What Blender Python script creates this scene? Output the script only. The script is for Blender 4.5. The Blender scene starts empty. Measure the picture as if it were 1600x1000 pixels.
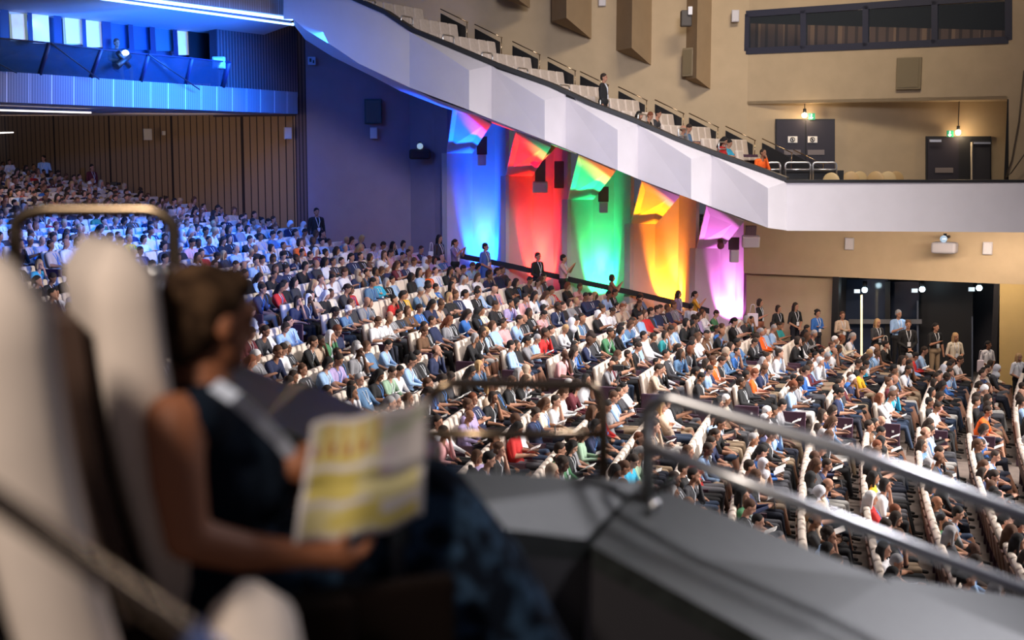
import bpy, bmesh, math, random
import numpy as np
from mathutils import Vector, Matrix, Euler

# ------------------------------------------------------------------ scene, camera, world, lights
SC = bpy.context.scene
COL = SC.collection
FPX = 2100.0                       # focal length in pixels of the 1600 x 1000 frame
ZC = 9.0                           # eye height above the hall datum
PITCH = math.atan(250 / FPX)
SP, CP = math.sin(PITCH), math.cos(PITCH)

def P(px, py, Y):
    """A point of the hall seen at a pixel of the photograph, Y metres ahead of the camera."""
    u, v = (px - 800) / FPX, (500 - py) / FPX
    k = Y / (CP + v * SP)
    return Vector((u * k, Y, ZC + (-SP + v * CP) * k))

def project(p):
    x, y, z = p[0], p[1], p[2] - ZC
    d = y * CP - z * SP
    if d < .1: return (-9999, -9999)
    return (800 + FPX * x / d, 500 - FPX * (y * SP + z * CP) / d)

cam = bpy.data.cameras.new('camera'); camo = bpy.data.objects.new('camera', cam); COL.objects.link(camo)
camo.location = (0, 0, ZC); camo.rotation_euler = (math.pi / 2 - PITCH, 0, 0)
cam.sensor_width = 36; cam.lens = FPX / 1600 * 36
cam.clip_start = .05; cam.clip_end = 400
cam.dof.use_dof = True; cam.dof.focus_distance = 34; cam.dof.aperture_fstop = 1.55
SC.camera = camo
SC.view_settings.view_transform = 'Standard'; SC.view_settings.look = 'None'
SC.view_settings.gamma = 1; SC.view_settings.use_curve_mapping = False
SC.view_settings.exposure = 0.0
try:
    SC.cycles.use_denoising = True
    SC.cycles.max_bounces = 6; SC.cycles.diffuse_bounces = 3; SC.cycles.glossy_bounces = 3
    SC.cycles.transparent_max_bounces = 6; SC.cycles.sample_clamp_indirect = 4; SC.cycles.sample_clamp_direct = 30
except Exception: pass

W = bpy.data.worlds.new('world'); SC.world = W; W.use_nodes = True
W.node_tree.nodes['Background'].inputs[0].default_value = (.62, .6, .78, 1)
W.node_tree.nodes['Background'].inputs[1].default_value = .10

def lamp(name, kind, loc, target, power, color, size=1.0, size_y=None, spot=60, blend=.5, spread=None):
    l = bpy.data.lights.new(name, kind); o = bpy.data.objects.new(name, l); COL.objects.link(o)
    o.location = loc; d = Vector(target) - Vector(loc)
    o.rotation_euler = d.to_track_quat('-Z', 'Y').to_euler()
    l.energy = power; l.color = color
    if kind == 'AREA':
        l.size = size
        if size_y: l.shape = 'RECTANGLE'; l.size_y = size_y
        if spread: l.spread = math.radians(spread)
    elif kind == 'SPOT':
        l.spot_size = math.radians(spot); l.spot_blend = blend; l.shadow_soft_size = size
    elif kind == 'POINT': l.shadow_soft_size = size
    return o

# ceiling and stage lighting of the hall (out of the frame, above the seats and the stage), then added fill lamps
lamp('ceiling_light', 'AREA', (9, 26, 21), (6, 29, 2), 1350, (1, .93, .87), 12, 9, spread=75)
lamp('ceiling_light', 'AREA', (0, 31, 19), (2, 35, 4), 130, (.96, .9, 1), 6, 5, spread=50)
lamp('stage_wash_light', 'AREA', (36, 18, 15), (6, 27, 3), 1900, (1, .93, .88), 7, 5, spread=42)
lamp('parapet_wash_light', 'AREA', (4, 16, 16), (3, 38, 10.5), 260, (.93, .9, 1), 5, 3, spread=45)
lamp('terrace_wash_light', 'AREA', (8, 30, 21), (7, 44, 11.5), 330, (1, .84, .64), 6, 2, spread=80)
lamp('blue_wash_light', 'SPOT', (2, 18, 12.0), (-12, 39, 6.4), 13000, (.03, .2, 1), .4, spot=36, blend=.8)
lamp('lower_wall_fill_light', 'AREA', (11.5, 37.6, 6.85), (11.3, 40.6, 4.2), 190, (1, .80, .62), 8, .3, spread=140)  # unseen lamp added under the balcony to brighten the lower wall
lamp('near_terrace_fill_light', 'AREA', (-2.6, -2.0, 12.6), (-1.3, 2.1, 8.7), 27, (1, .86, .74), .8, .8, spread=44)  # unseen fill added behind the camera for the near seats
lamp('near_ledge_fill_light', 'AREA', (7, 8.5, 13), (2.0, 3.8, 7.8), 36, (.95, .93, 1), 2, 2, spread=24)  # added lamp, placed and narrowed to lift the ledge and rails only

# ------------------------------------------------------------------ materials
MATS = {}
def mat(name, col, rough=.7, metal=0, emit=None, es=0, var=.0, scale=6, alpha=1, spec=.5, trans=0):
    if name in MATS: return MATS[name]
    m = bpy.data.materials.new(name); m.use_nodes = True; nt = m.node_tree; b = nt.nodes['Principled BSDF']
    b.inputs['Base Color'].default_value = (*col, 1); b.inputs['Roughness'].default_value = rough
    b.inputs['Metallic'].default_value = metal; b.inputs['Specular IOR Level'].default_value = spec
    if trans: b.inputs['Transmission Weight'].default_value = trans
    if alpha < 1: b.inputs['Alpha'].default_value = alpha
    if emit: b.inputs['Emission Color'].default_value = (*emit, 1); b.inputs['Emission Strength'].default_value = es
    if var:
        tc = nt.nodes.new('ShaderNodeTexCoord'); n = nt.nodes.new('ShaderNodeTexNoise'); r = nt.nodes.new('ShaderNodeValToRGB')
        n.inputs['Scale'].default_value = scale; n.inputs['Detail'].default_value = 6
        r.color_ramp.elements[0].position = .3; r.color_ramp.elements[1].position = .7
        r.color_ramp.elements[0].color = (*[c * (1 - var) for c in col], 1)
        r.color_ramp.elements[1].color = (*[min(1, c * (1 + var)) for c in col], 1)
        nt.links.new(tc.outputs['Object'], n.inputs['Vector']); nt.links.new(n.outputs['Fac'], r.inputs[0])
        nt.links.new(r.outputs[0], b.inputs['Base Color'])
    MATS[name] = m
    return m

def slat_mat(name, col, dark, pitch, duty, wide=None, rough=.6, light=None):
    """Vertical slats by the UV u coordinate in metres."""
    m = bpy.data.materials.new(name); m.use_nodes = True; nt = m.node_tree; b = nt.nodes['Principled BSDF']
    b.inputs['Roughness'].default_value = rough
    uv = nt.nodes.new('ShaderNodeUVMap'); uv.uv_map = 'UVMap'; s = nt.nodes.new('ShaderNodeSeparateXYZ')
    nt.links.new(uv.outputs[0], s.inputs[0])
    def frac_lt(p, d, off=0):
        a = nt.nodes.new('ShaderNodeMath'); a.operation = 'ADD'; a.inputs[1].default_value = off
        dv = nt.nodes.new('ShaderNodeMath'); dv.operation = 'DIVIDE'; dv.inputs[1].default_value = p
        f = nt.nodes.new('ShaderNodeMath'); f.operation = 'FRACT'; l = nt.nodes.new('ShaderNodeMath'); l.operation = 'LESS_THAN'; l.inputs[1].default_value = d
        nt.links.new(s.outputs[0], a.inputs[0]); nt.links.new(a.outputs[0], dv.inputs[0]); nt.links.new(dv.outputs[0], f.inputs[0]); nt.links.new(f.outputs[0], l.inputs[0])
        return l.outputs[0]
    n = nt.nodes.new('ShaderNodeTexNoise'); n.inputs['Scale'].default_value = 1.5
    r = nt.nodes.new('ShaderNodeValToRGB')
    r.color_ramp.elements[0].color = (*[c * .85 for c in col], 1); r.color_ramp.elements[1].color = (*col, 1)
    nt.links.new(n.outputs['Fac'], r.inputs[0]); cur = r.outputs[0]
    def mixin(fac, c):
        nonlocal cur
        x = nt.nodes.new('ShaderNodeMix'); x.data_type = 'RGBA'
        nt.links.new(fac, x.inputs[0]); nt.links.new(cur, x.inputs[6]); x.inputs[7].default_value = (*c, 1); cur = x.outputs[2]
    if light: mixin(frac_lt(light[0], light[1], .2), light[2])
    mixin(frac_lt(pitch, duty), dark)
    if wide: mixin(frac_lt(wide[0], wide[1]), dark)
    nt.links.new(cur, b.inputs['Base Color'])
    return m

M_TAN = mat('tan_plaster', (.50, .385, .25), .85, var=.05, scale=2)
M_TAN2 = mat('tan_plaster_panel', (.36, .255, .15), .85, var=.05, scale=2)
M_MAUVE = mat('mauve_plaster', (.27, .22, .28), .85, var=.05, scale=2)
M_BAY = mat('pale_bay_plaster', (.45, .41, .42), .8, var=.04, scale=2)
M_WHITE = mat('white_parapet_plaster', (.60, .57, .62), .6, var=.03, scale=1.5)
M_BLACK = mat('black_trim', (.012, .012, .014), .45)
M_DARK = mat('dark_surface', (.02, .018, .022), .8)
M_DOOR = mat('dark_door_leaf', (.022, .018, .03), .5)
M_PURPLE = mat('aubergine_laminate', (.06, .026, .05), .45, var=.1)
M_CREAM = mat('cream_upholstery', (.66, .56, .48), .9, var=.06, scale=9)
M_BROWN = mat('brown_back_shell', (.13, .065, .045), .55, var=.1)
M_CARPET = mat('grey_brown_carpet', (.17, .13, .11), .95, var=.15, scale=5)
M_STEEL = mat('polished_steel', (.8, .8, .81), .32, 1)
M_BRASS = mat('brushed_brass_steel', (.42, .31, .2), .25, 1)
M_SPK = mat('white_speaker_grille', (.62, .60, .64), .6, var=.1, scale=60)
M_GREYBOX = mat('grey_box', (.35, .34, .38), .5)
M_DGREY = mat('dark_grey_louvre', (.07, .06, .055), .6)
M_OLIVE = mat('olive_vent_grille', (.23, .18, .105), .7)
M_GLASS = mat('dark_glass', (.05, .07, .09), .06, alpha=.35)
M_BGLASS = mat('balustrade_glass', (.02, .05, .09), .06, alpha=.55)
M_PAPER = mat('white_paper', (.8, .78, .76), .8)
M_PLATE = mat('push_plate', (.2, .17, .17), .5)
M_LEATHER = mat('charcoal_ledge_covering', (.018, .021, .02), .45, var=.3, scale=25)
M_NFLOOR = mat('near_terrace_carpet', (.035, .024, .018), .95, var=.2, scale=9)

# ------------------------------------------------------------------ mesh helpers
def link(name, me, m=None, parent=None):
    o = bpy.data.objects.new(name, me); COL.objects.link(o)
    if m is not None:
        for x in (m if isinstance(m, (list, tuple)) else [m]): me.materials.append(x)
    if parent: o.parent = parent
    return o

def tag(o, label=None, cat=None, group=None, kind=None):
    if label: o['label'] = label
    if cat: o['category'] = cat
    if group: o['group'] = group
    if kind: o['kind'] = kind
    return o

def struct(o): o['kind'] = 'structure'; return o

def empty(name, loc=(0, 0, 0), rz=0):
    o = bpy.data.objects.new(name, None); COL.objects.link(o); o.location = loc; o.rotation_euler = (0, 0, rz); o.empty_display_size = .2
    return o

class MB:
    def __init__(s): s.bm = bmesh.new()
    def box(s, c, d, rot=None, bev=0, mi=0):
        r = bmesh.ops.create_cube(s.bm, size=1)
        vs = r['verts']; M = Matrix.Translation(Vector(c)) @ (rot.to_4x4() if rot is not None else Matrix()) @ Matrix.Diagonal((*d, 1))
        bmesh.ops.transform(s.bm, matrix=M, verts=vs)
        fs = {f for v in vs for f in v.link_faces}
        for f in fs: f.material_index = mi
        if bev:
            es = list({e for v in vs for e in v.link_edges})
            bmesh.ops.bevel(s.bm, geom=es, offset=bev, segments=3, affect='EDGES', profile=.5)
        return s
    def hexa(s, bot, top, mi=0):
        """A solid from a lower and an upper ring of points."""
        n = len(bot); a = [s.bm.verts.new(p) for p in bot]; b = [s.bm.verts.new(p) for p in top]
        fs = [s.bm.faces.new(a[::-1]), s.bm.faces.new(b)]
        for i in range(n): fs.append(s.bm.faces.new((a[i], a[(i + 1) % n], b[(i + 1) % n], b[i])))
        for f in fs: f.material_index = mi
        return s
    def poly(s, pts, mi=0):
        f = s.bm.faces.new([s.bm.verts.new(p) for p in pts]); f.material_index = mi; return s
    def tube(s, pts, r, seg=10, mi=0, cap=True):
        pts = [Vector(p) for p in pts]; rings = []
        n = len(pts); up = Vector((0, 0, 1))
        rs = r if isinstance(r, (list, tuple)) else [r] * n
        prev = None
        for i, p in enumerate(pts):
            t = ((pts[min(i + 1, n - 1)] - pts[max(i - 1, 0)])).normalized()
            if prev is None:
                a = up if abs(t.z) < .9 else Vector((1, 0, 0)); x = t.cross(a).normalized()
            else:
                x = (prev - t * prev.dot(t)).normalized()
            prev = x; y = t.cross(x)
            rings.append([s.bm.verts.new(p + (x * math.cos(k * 2 * math.pi / seg) + y * math.sin(k * 2 * math.pi / seg)) * rs[i]) for k in range(seg)])
        for a, b in zip(rings, rings[1:]):
            for k in range(seg):
                f = s.bm.faces.new((a[k], a[(k + 1) % seg], b[(k + 1) % seg], b[k])); f.material_index = mi; f.smooth = True
        if cap:
            s.bm.faces.new(rings[0][::-1]).material_index = mi; s.bm.faces.new(rings[-1]).material_index = mi
        return s
    def ball(s, c, r, sub=2, mi=0):
        M = Matrix.Translation(Vector(c)) @ Matrix.Diagonal((*(r if isinstance(r, (tuple, list)) else (r, r, r)), 1))
        res = bmesh.ops.create_icosphere(s.bm, subdivisions=sub, radius=1, matrix=M)
        for f in {f for v in res['verts'] for f in v.link_faces}: f.material_index = mi; f.smooth = True
        return s
    def build(s, name, m, parent=None, smooth=False):
        bmesh.ops.recalc_face_normals(s.bm, faces=s.bm.faces)
        me = bpy.data.meshes.new(name); s.bm.to_mesh(me); s.bm.free()
        if smooth:
            for p in me.polygons: p.use_smooth = True
        return link(name, me, m, parent)

def rounded(pts, rad=.08, n=5):
    """A polyline with its inner corners rounded."""
    pts = [Vector(p) for p in pts]; out = [pts[0]]
    for a, b, c in zip(pts, pts[1:], pts[2:]):
        r = min(rad, (a - b).length / 2.1, (c - b).length / 2.1)
        p, q = b + (a - b).normalized() * r, b + (c - b).normalized() * r
        for i in range(n + 1):
            t = i / n; out.append(p * (1 - t) ** 2 + b * 2 * t * (1 - t) + q * t * t)
    out.append(pts[-1]); return out

def wall_strip(name, pts, m, thick=.25, flip=False):
    """Vertical wall through (x, y, z_bottom, z_top) points with UVs in metres, thickness away from the hall."""
    bm = bmesh.new(); uvl = bm.loops.layers.uv.new('UVMap'); u = 0; us = [0]
    for a, b in zip(pts, pts[1:]):
        u += math.hypot(b[0] - a[0], b[1] - a[1]); us.append(u)
    lo = [bm.verts.new((p[0], p[1], p[2])) for p in pts]; hi = [bm.verts.new((p[0], p[1], p[3])) for p in pts]
    for i in range(len(pts) - 1):
        f = bm.faces.new((lo[i], lo[i + 1], hi[i + 1], hi[i]))
        for l, (uu, vv) in zip(f.loops, ((us[i], pts[i][2]), (us[i + 1], pts[i + 1][2]), (us[i + 1], pts[i + 1][3]), (us[i], pts[i][3]))): l[uvl].uv = (uu, vv)
    me = bpy.data.meshes.new(name); bm.to_mesh(me); bm.free()
    o = link(name, me, m)
    md = o.modifiers.new('thickness', 'SOLIDIFY'); md.thickness = thick; md.offset = 1 if flip else -1
    return o
# ------------------------------------------------------------------ the hall's floor: concentric stepped rows round the stage
CEN = Vector((96.0, 1.0))
_R = [80, 88, 90.7, 92.4, 97.7, 100, 107.8, 112, 118, 128.6, 140, 160]
_Z = [-7.7, -7.15, -6.9, -6.66, -6.0, -5.6, -4.1, -3.3, -2.7, -1.55, -.75, -.2]
def floor_z(R): return ZC + float(np.interp(R, _R, _Z))
ROWP = 1.04
R0 = 85.0
NROW = 50
def row_of(R): return int(round((R - R0) / ROWP))
def row_z(i): return floor_z(R0 + i * ROWP)
def stand_z(x, y):
    return row_z(max(0, row_of((Vector((x, y)) - CEN).length)))
def XY(px, py, Y): p = P(px, py, Y); return (p.x, p.y)

bm = bmesh.new()
NT = 40; th0, th1 = math.radians(-4), math.radians(42)
def fp(R, th, z): return bm.verts.new((CEN.x - R * math.cos(th), CEN.y + R * math.sin(th), z))
for i in range(-4, NROW):
    Ra, Rb = R0 + (i - .5) * ROWP, R0 + (i + .5) * ROWP; z = floor_z(R0 + i * ROWP); zn = floor_z(R0 + (i + 1) * ROWP)
    a = [fp(Ra, th0 + (th1 - th0) * k / NT, z) for k in range(NT + 1)]
    b = [fp(Rb, th0 + (th1 - th0) * k / NT, z) for k in range(NT + 1)]
    c = [fp(Rb, th0 + (th1 - th0) * k / NT, zn) for k in range(NT + 1)]
    for k in range(NT):
        bm.faces.new((a[k], a[k + 1], b[k + 1], b[k])); bm.faces.new((b[k], b[k + 1], c[k + 1], c[k]))
me = bpy.data.meshes.new('floor'); bm.to_mesh(me); bm.free()
struct(link('floor', me, M_CARPET))

# ------------------------------------------------------------------ far side wall
M_WOOD = slat_mat('wood_slat_panelling', (.40, .25, .14), (.03, .02, .02), .42, .14, wide=(4.6, .03))
M_SLATD = slat_mat('dark_slat_panelling', (.17, .12, .13), (.035, .025, .04), .16, .35)
M_FASC = slat_mat('ribbed_fascia_panelling', (.20, .20, .24), (.10, .10, .14), .09, .45, light=(.78, .09, (.5, .5, .56)))
M_FASC2 = slat_mat('tan_ribbed_panelling', (.52, .42, .34), (.36, .28, .22), .12, .4, light=(.5, .1, (.62, .54, .46)))

xyA = XY(14, 250, 61); xyB = XY(462, 250, 46.3); xyB2 = XY(480, 250, 46.0)
o = wall_strip('wall_rear_side', [(xyA[0] - 6, xyA[1] + 7.5, ZC - 4, ZC + 4), (*xyA, ZC - 4, ZC + 4), (*xyB, ZC - 6, ZC + 7.5)], M_WOOD); struct(o)
o = wall_strip('wall_slatted_pier', [(*xyB, ZC - 6, ZC + 7.5), (*xyB2, ZC - 6, ZC + 7.5)], M_SLATD); struct(o)
q = [XY(480, 250, 46.0), XY(641, 250, 47.0), XY(679, 250, 46.2), XY(699, 250, 45.6)]
o = wall_strip('wall_side_plain', [(*p, ZC - 7, P(x_, y_, p[1]).z) for p, x_, y_ in zip(q, (480, 641, 679, 703), (-8, 75, 90, 98))], M_MAUVE); struct(o)
# dark end of the rear side wall, under the booth
o = wall_strip('wall_rear_end', [(xyA[0] - 9, xyA[1] - 14, ZC - 5, ZC + 2), (xyA[0] - 1.0, xyA[1] - .4, ZC - 5, ZC + 2)], M_DARK); struct(o)

# the five folded bays
BAYS = [  # name, A, B, C, D pixel columns, front depth, sill y of the raked soffit, its upper corners
    ('blue', 698, 738, 773, 790, 45.9, 239.5, (709, 160), (768, 194)),
    ('red', 790, 832, 865, 887, 45.6, 275, (806, 205), (861, 230)),
    ('green', 887, 927, 960, 986, 45.2, 312, (904, 242), (962, 268)),
    ('orange', 986, 1025, 1062, 1089, 44.8, 350, (1003, 283), (1062, 307)),
    ('pink', 1089, 1128, 1153, 1166, 44.3, 388, (1104, 322), (1163, 346))]
bay_pts = []
for (nm, A, B, C, D, Yf, ys, tA, tB) in BAYS:
    a = XY(A, 250, Yf - .5); b = XY(B, 250, Yf + .35); b2 = XY(B, 250, Yf + .4); c = XY(C, 250, Yf + .5)
    d = XY(D, 250, Yf - .85) if nm != 'pink' else XY(D, 250, Yf + .1)
    for p, q in ((a, b), ):
        o = wall_strip('wall_bay_pilaster', [(*a, ZC - 8, P(A, ys, Yf - .5).z), (*b, ZC - 8, P(B, ys, Yf + .35).z)], M_BAY); struct(o)
    zr = P(B, 110 + (B - 738) * .40 + 10, Yf).z
    o = wall_strip('wall_bay_recess', [(*b, ZC - 8, zr), (*b2, ZC - 8, zr), (*c, ZC - 8, zr), (*d, ZC - 8, zr)], M_BAY, .12); struct(o)
    # raked soffit leaning out to the terrace edge
    z0 = P(A, ys, Yf - .5); z1 = P(B, ys, Yf + .35); t1 = P(*tB, 39.4); t0 = P(*tA, 39.4)
    mb = MB(); up = Vector((0, 0, .12)); mb.hexa([z0, z1, t1, t0], [z0 + up, z1 + up, t1 + up, t0 + up])
    struct(mb.build('wall_bay_soffit', M_BAY))
    bay_pts.append((a, b, c, d))

# right-hand wall: the plane runs towards the camera to the right
def RW(px, py=250, off=0.0):
    """x, y of the right-hand wall plane at a pixel column; off metres behind it."""
    u = (px - 800) / FPX / (CP + (500 - py) / FPX * SP)
    # Y = 40 + .551 (14.1 - X), X = u Y
    Y = (40 + .551 * 14.1 + off * 1.142) / (1 + .551 * u)
    return Y
def PR(px, py, off=0.0): return P(px, py, RW(px, py, off))
def quad(name, pts, m, thick=.25, kind=True):
    mb = MB(); mb.poly(pts); o = mb.build(name, m)
    n = o.data.polygons[0].normal; s = -1 if n.y < 0 else 1
    md = o.modifiers.new('thickness', 'SOLIDIFY'); md.thickness = thick; md.offset = s
    if kind: struct(o)
    return o
# flush band under the window strip, above the recess
quad('wall_upper_band', [PR(1166, -40), PR(1640, -40), PR(1640, 2 - 4), PR(1166, 22)], M_TAN)
quad('wall_upper_band', [PR(1166, 80), PR(1576, 62.5), PR(1576, 155), PR(1166, 163)], M_TAN)
quad('wall_upper_band', [PR(1576, -4), PR(1640, -8), PR(1640, 290), PR(1576, 290)], M_TAN)
# soffit of the recess, jamb and door wall
def off_at(px): return max(0.02, 1.5 * (px - 1166) / 407)
sf = [PR(1166, 163), PR(1574, 155)]
jb = PR(1574, 155)
back = lambda px, z: Vector((*(lambda Y: ((px - 800) / FPX * Y / 1.006, Y))(RW(px, 250, off_at(px))), z))
zt = sf[0].z + .35; zb = ZC - 1.33
struct(MB().poly([back(1160, zb), back(1580, zb), back(1580, zt), back(1160, zt)]).build('wall_door_recess', M_TAN))
b1 = back(1574, 0)
struct(MB().hexa([(sf[0].x, sf[0].y, sf[0].z), sf[1], (b1.x, b1.y, sf[1].z), (back(1166, 0).x, back(1166, 0).y, sf[0].z)],
                 [(sf[0].x, sf[0].y, sf[0].z + .1), sf[1] + Vector((0, 0, .1)), (b1.x, b1.y, sf[1].z + .1), (back(1166, 0).x, back(1166, 0).y, sf[0].z + .1)]).build('ceiling_recess_soffit', M_TAN))
struct(MB().hexa([(jb.x, jb.y, zb), (jb.x + .12, jb.y, zb), (b1.x + .15, b1.y, zb), (b1.x, b1.y, zb)],
                 [(jb.x, jb.y, jb.z), (jb.x + .12, jb.y, jb.z), (b1.x + .15, b1.y, jb.z), (b1.x, b1.y, jb.z)]).build('wall_recess_jamb', M_DARK))
# the window strip
win = empty('window_1', (0, 0, 0)); struct(win)
wc = [PR(1166, 22), PR(1576, -6), PR(1576, 62.5), PR(1166, 80)]
def lerp(a, b, t): return a + (b - a) * t
fr = MB()
def bar(mb, a, b, w, d=.12):
    """A frame bar of width w between two points of the right wall."""
    t = (b - a).normalized(); n = Vector((-.4826, -.8758, 0)); s = t.cross(n).normalized()
    mb.hexa([a - s * w + n * d * .3, a + s * w + n * d * .3, b + s * w + n * d * .3, b - s * w + n * d * .3],
            [a - s * w - n * d, a + s * w - n * d, b + s * w - n * d, b - s * w - n * d])
for a, b in ((0, 1), (1, 2), (2, 3), (3, 0)): bar(fr, wc[a], wc[b], .1)
M_WFR = mat('dark_blue_window_frame', (.028, .03, .055), .5)
fr.build('window_frame', M_WFR, win)
cuts = [0, (1262 - 1166) / 410, (1362 - 1166) / 410, (1468 - 1166) / 410, 1]
for t in cuts[1:-1]:
    m_ = MB(); bar(m_, lerp(wc[0], wc[1], t), lerp(wc[3], wc[2], t), .09); m_.build('mullion', M_WFR, win)
for t0, t1 in zip(cuts, cuts[1:]):
    MB().poly([lerp(wc[0], wc[1], t0), lerp(wc[0], wc[1], t1), lerp(wc[3], wc[2], t1), lerp(wc[3], wc[2], t0)]).build('pane', M_GLASS, win)
# room behind it: dark ceiling, slatted curtain wall
M_CURT = slat_mat('brown_curtain', (.24, .14, .11), (.09, .05, .045), .33, .3, light=(.9, .16, (.42, .26, .17)))
a0 = P(1150, 30, 46.8); a1 = P(1560, 30, 43.8)
o = wall_strip('wall_behind_window', [(a0.x, a0.y, PR(1166, 85).z - .3, P(1170, 36, 46.8).z), (a1.x + 2, a1.y, PR(1576, 62).z - .6, P(1560, 50, 43.8).z)], M_CURT); struct(o)
struct(wall_strip('wall_behind_window', [(a0.x - 1, a0.y + .3, P(1170, 36, 46.8).z - .1, ZC + 9), (a1.x + 3, a1.y + .3, P(1560, 50, 43.8).z - .2, ZC + 9)], M_DARK))
lamp('gallery_room_light', 'POINT', PR(1350, 40, 1.4), PR(1350, 60, 1.4), 6, (1, .8, .6), .1)

# lower right wall with its dark opening
zs = P(1228, 361, 37).z
ybot = 720
quad('wall_lower_right', [PR(1162, 340), PR(1640, 340), PR(1640, 446), PR(1563, 443.5), PR(1301, 432.5), PR(1162, 427)], M_TAN)
quad('wall_lower_right', [PR(1166, 427, .25), PR(1302, 432.5, .25), PR(1302, 700, .25), PR(1166, 700, .25)], M_TAN)
quad('wall_lower_right', [PR(1562, 443), PR(1640, 446), PR(1640, 760), PR(1560, 760)], mat('yellow_ochre_plaster', (.56, .40, .16), .85, var=.05, scale=2))
# niche box
na, nb = PR(1302, 432.5), PR(1562, 443.5)
n_in = Vector((.4826, .8758, 0))
nz0 = ZC - 8
nd = 3.2
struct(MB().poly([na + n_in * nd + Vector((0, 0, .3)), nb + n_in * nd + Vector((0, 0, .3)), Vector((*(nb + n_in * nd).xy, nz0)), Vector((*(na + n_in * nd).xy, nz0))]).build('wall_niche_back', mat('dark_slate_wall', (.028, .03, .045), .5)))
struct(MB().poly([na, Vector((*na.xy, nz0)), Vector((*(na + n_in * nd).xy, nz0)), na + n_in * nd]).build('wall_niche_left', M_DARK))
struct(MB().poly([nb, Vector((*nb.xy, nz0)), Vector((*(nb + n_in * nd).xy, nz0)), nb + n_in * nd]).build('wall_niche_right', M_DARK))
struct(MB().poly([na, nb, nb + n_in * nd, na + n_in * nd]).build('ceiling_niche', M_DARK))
# black casing of the opening
cs = MB(); zb_ = ZC - 7.6
def vb(mb, px, top, w, off=-.03):
    a = PR(px, top, off); b = PR(px + w, top, off)
    mb.hexa([Vector((*a.xy, zb_)), Vector((*b.xy, zb_)), Vector((*(b + n_in * .3).xy, zb_)), Vector((*(a + n_in * .3).xy, zb_))],
            [a, b, b + n_in * .3, a + n_in * .3])
vb(cs, 1301, 432.5, 10); vb(cs, 1553, 443.5, 9)
struct(cs.build('trim_opening_casing', M_BLACK))

# terrace wall above the raked seating
tw = [(XY(520, 100, 46.6)), XY(1166, 200, RW(1166))]
tp = []
for px_, py_ in ((520, 0), (643, 68), (768, 120), (924, 184), (1052, 236), (1166, 272)):
    Y_ = 46.6 + (RW(1166) - 46.6) * (px_ - 520) / 646; q_ = P(px_, py_, Y_); tp.append((q_.x, q_.y, q_.z, ZC + 9))
o = wall_strip('wall_terrace', tp, M_TAN); struct(o)
# ------------------------------------------------------------------ the terrace parapet: saw-tooth white fascia
T = [(452, -50), (500, -22), (545, -2), (605, 24), (643, 51), (678, 64), (768, 102), (860, 136), (924, 166), (988, 190), (1052, 219), (1116, 243), (1170, 262), (1229, 284)]
YP = 38.5
def tz(px):
    return float(np.interp(px, [t[0] for t in T], [t[1] for t in T]))
Bt = [(458, 30), (477, 46), (520, 72), (560, 99), (621, 128), (678, 154), (767, 186), (860, 222), (900, 239), (962, 265), (1003, 282), (1062, 304), (1104, 320), (1160, 343), (1205, 357), (1229, 360)]
def bz(px): return float(np.interp(px, [t[0] for t in Bt], [t[1] for t in Bt]))
def ypar(px): return float(np.interp(px, [443, 1229], [39.6, 37.0]))
bm = bmesh.new()
def face(*pts):
    return bm.faces.new([bm.verts.new(p) for p in pts])
teeth = [(640, 733, 768, 790), (768, 851, 884, 907), (884, 965, 997, 1022), (997, 1080, 1112, 1138), (1112, 1200, 1229, 1250)]
# corner pixel rows of each tooth (top of the proud corner, top of its return)
cor = {733: (110, 105), 851: (157, 151), 965: (203, 195), 1080: (248, 242), 1200: (294, 284)}
lowc = {733: 172, 851: 219, 965: 266, 1080: 311, 1200: 356}
prd = .75
f0 = [P(443, -60, 39.7), P(443, 0, 39.7), P(458, 30, 39.6)]
# plain left part, curving down
xs = [443, 458, 477, 520, 560, 600, 640]
for a, b in zip(xs, xs[1:]):
    face(P(a, tz(a), ypar(a)), P(b, tz(b), ypar(b)), P(b, bz(b), ypar(b) - .2), P(a, bz(a), ypar(a) - .2))
for (s, c, r, e) in teeth:
    yc, yr = cor[c]; lc = lowc[c]
    S_t, C_t, R_t = P(s, tz(s) if s < 700 else cor_prev, ypar(s)), P(c, yc, ypar(c) - prd), P(r, yr, ypar(r))
    S_b, C_b, R_b = P(s, bz(s), ypar(s) - .2), P(c, lc, ypar(c) - prd - .1), P(r, bz(r), ypar(r) - .2)
    face(S_t, C_t, C_b, S_b)
    face(C_t, R_t, R_b, C_b)
    # sloping cap between the rail line and the proud edge
    rail_s, rail_c, rail_r = P(s, tz(s), ypar(s)), P(c, tz(c), ypar(c)), P(r, tz(r), ypar(r))
    face(S_t, rail_s, rail_c, C_t); face(C_t, rail_c, rail_r, R_t)
    cor_prev = yr
me = bpy.data.meshes.new('parapet'); bm.to_mesh(me); bm.free()
par = struct(link('wall_terrace_parapet', me, M_WHITE))
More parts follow.
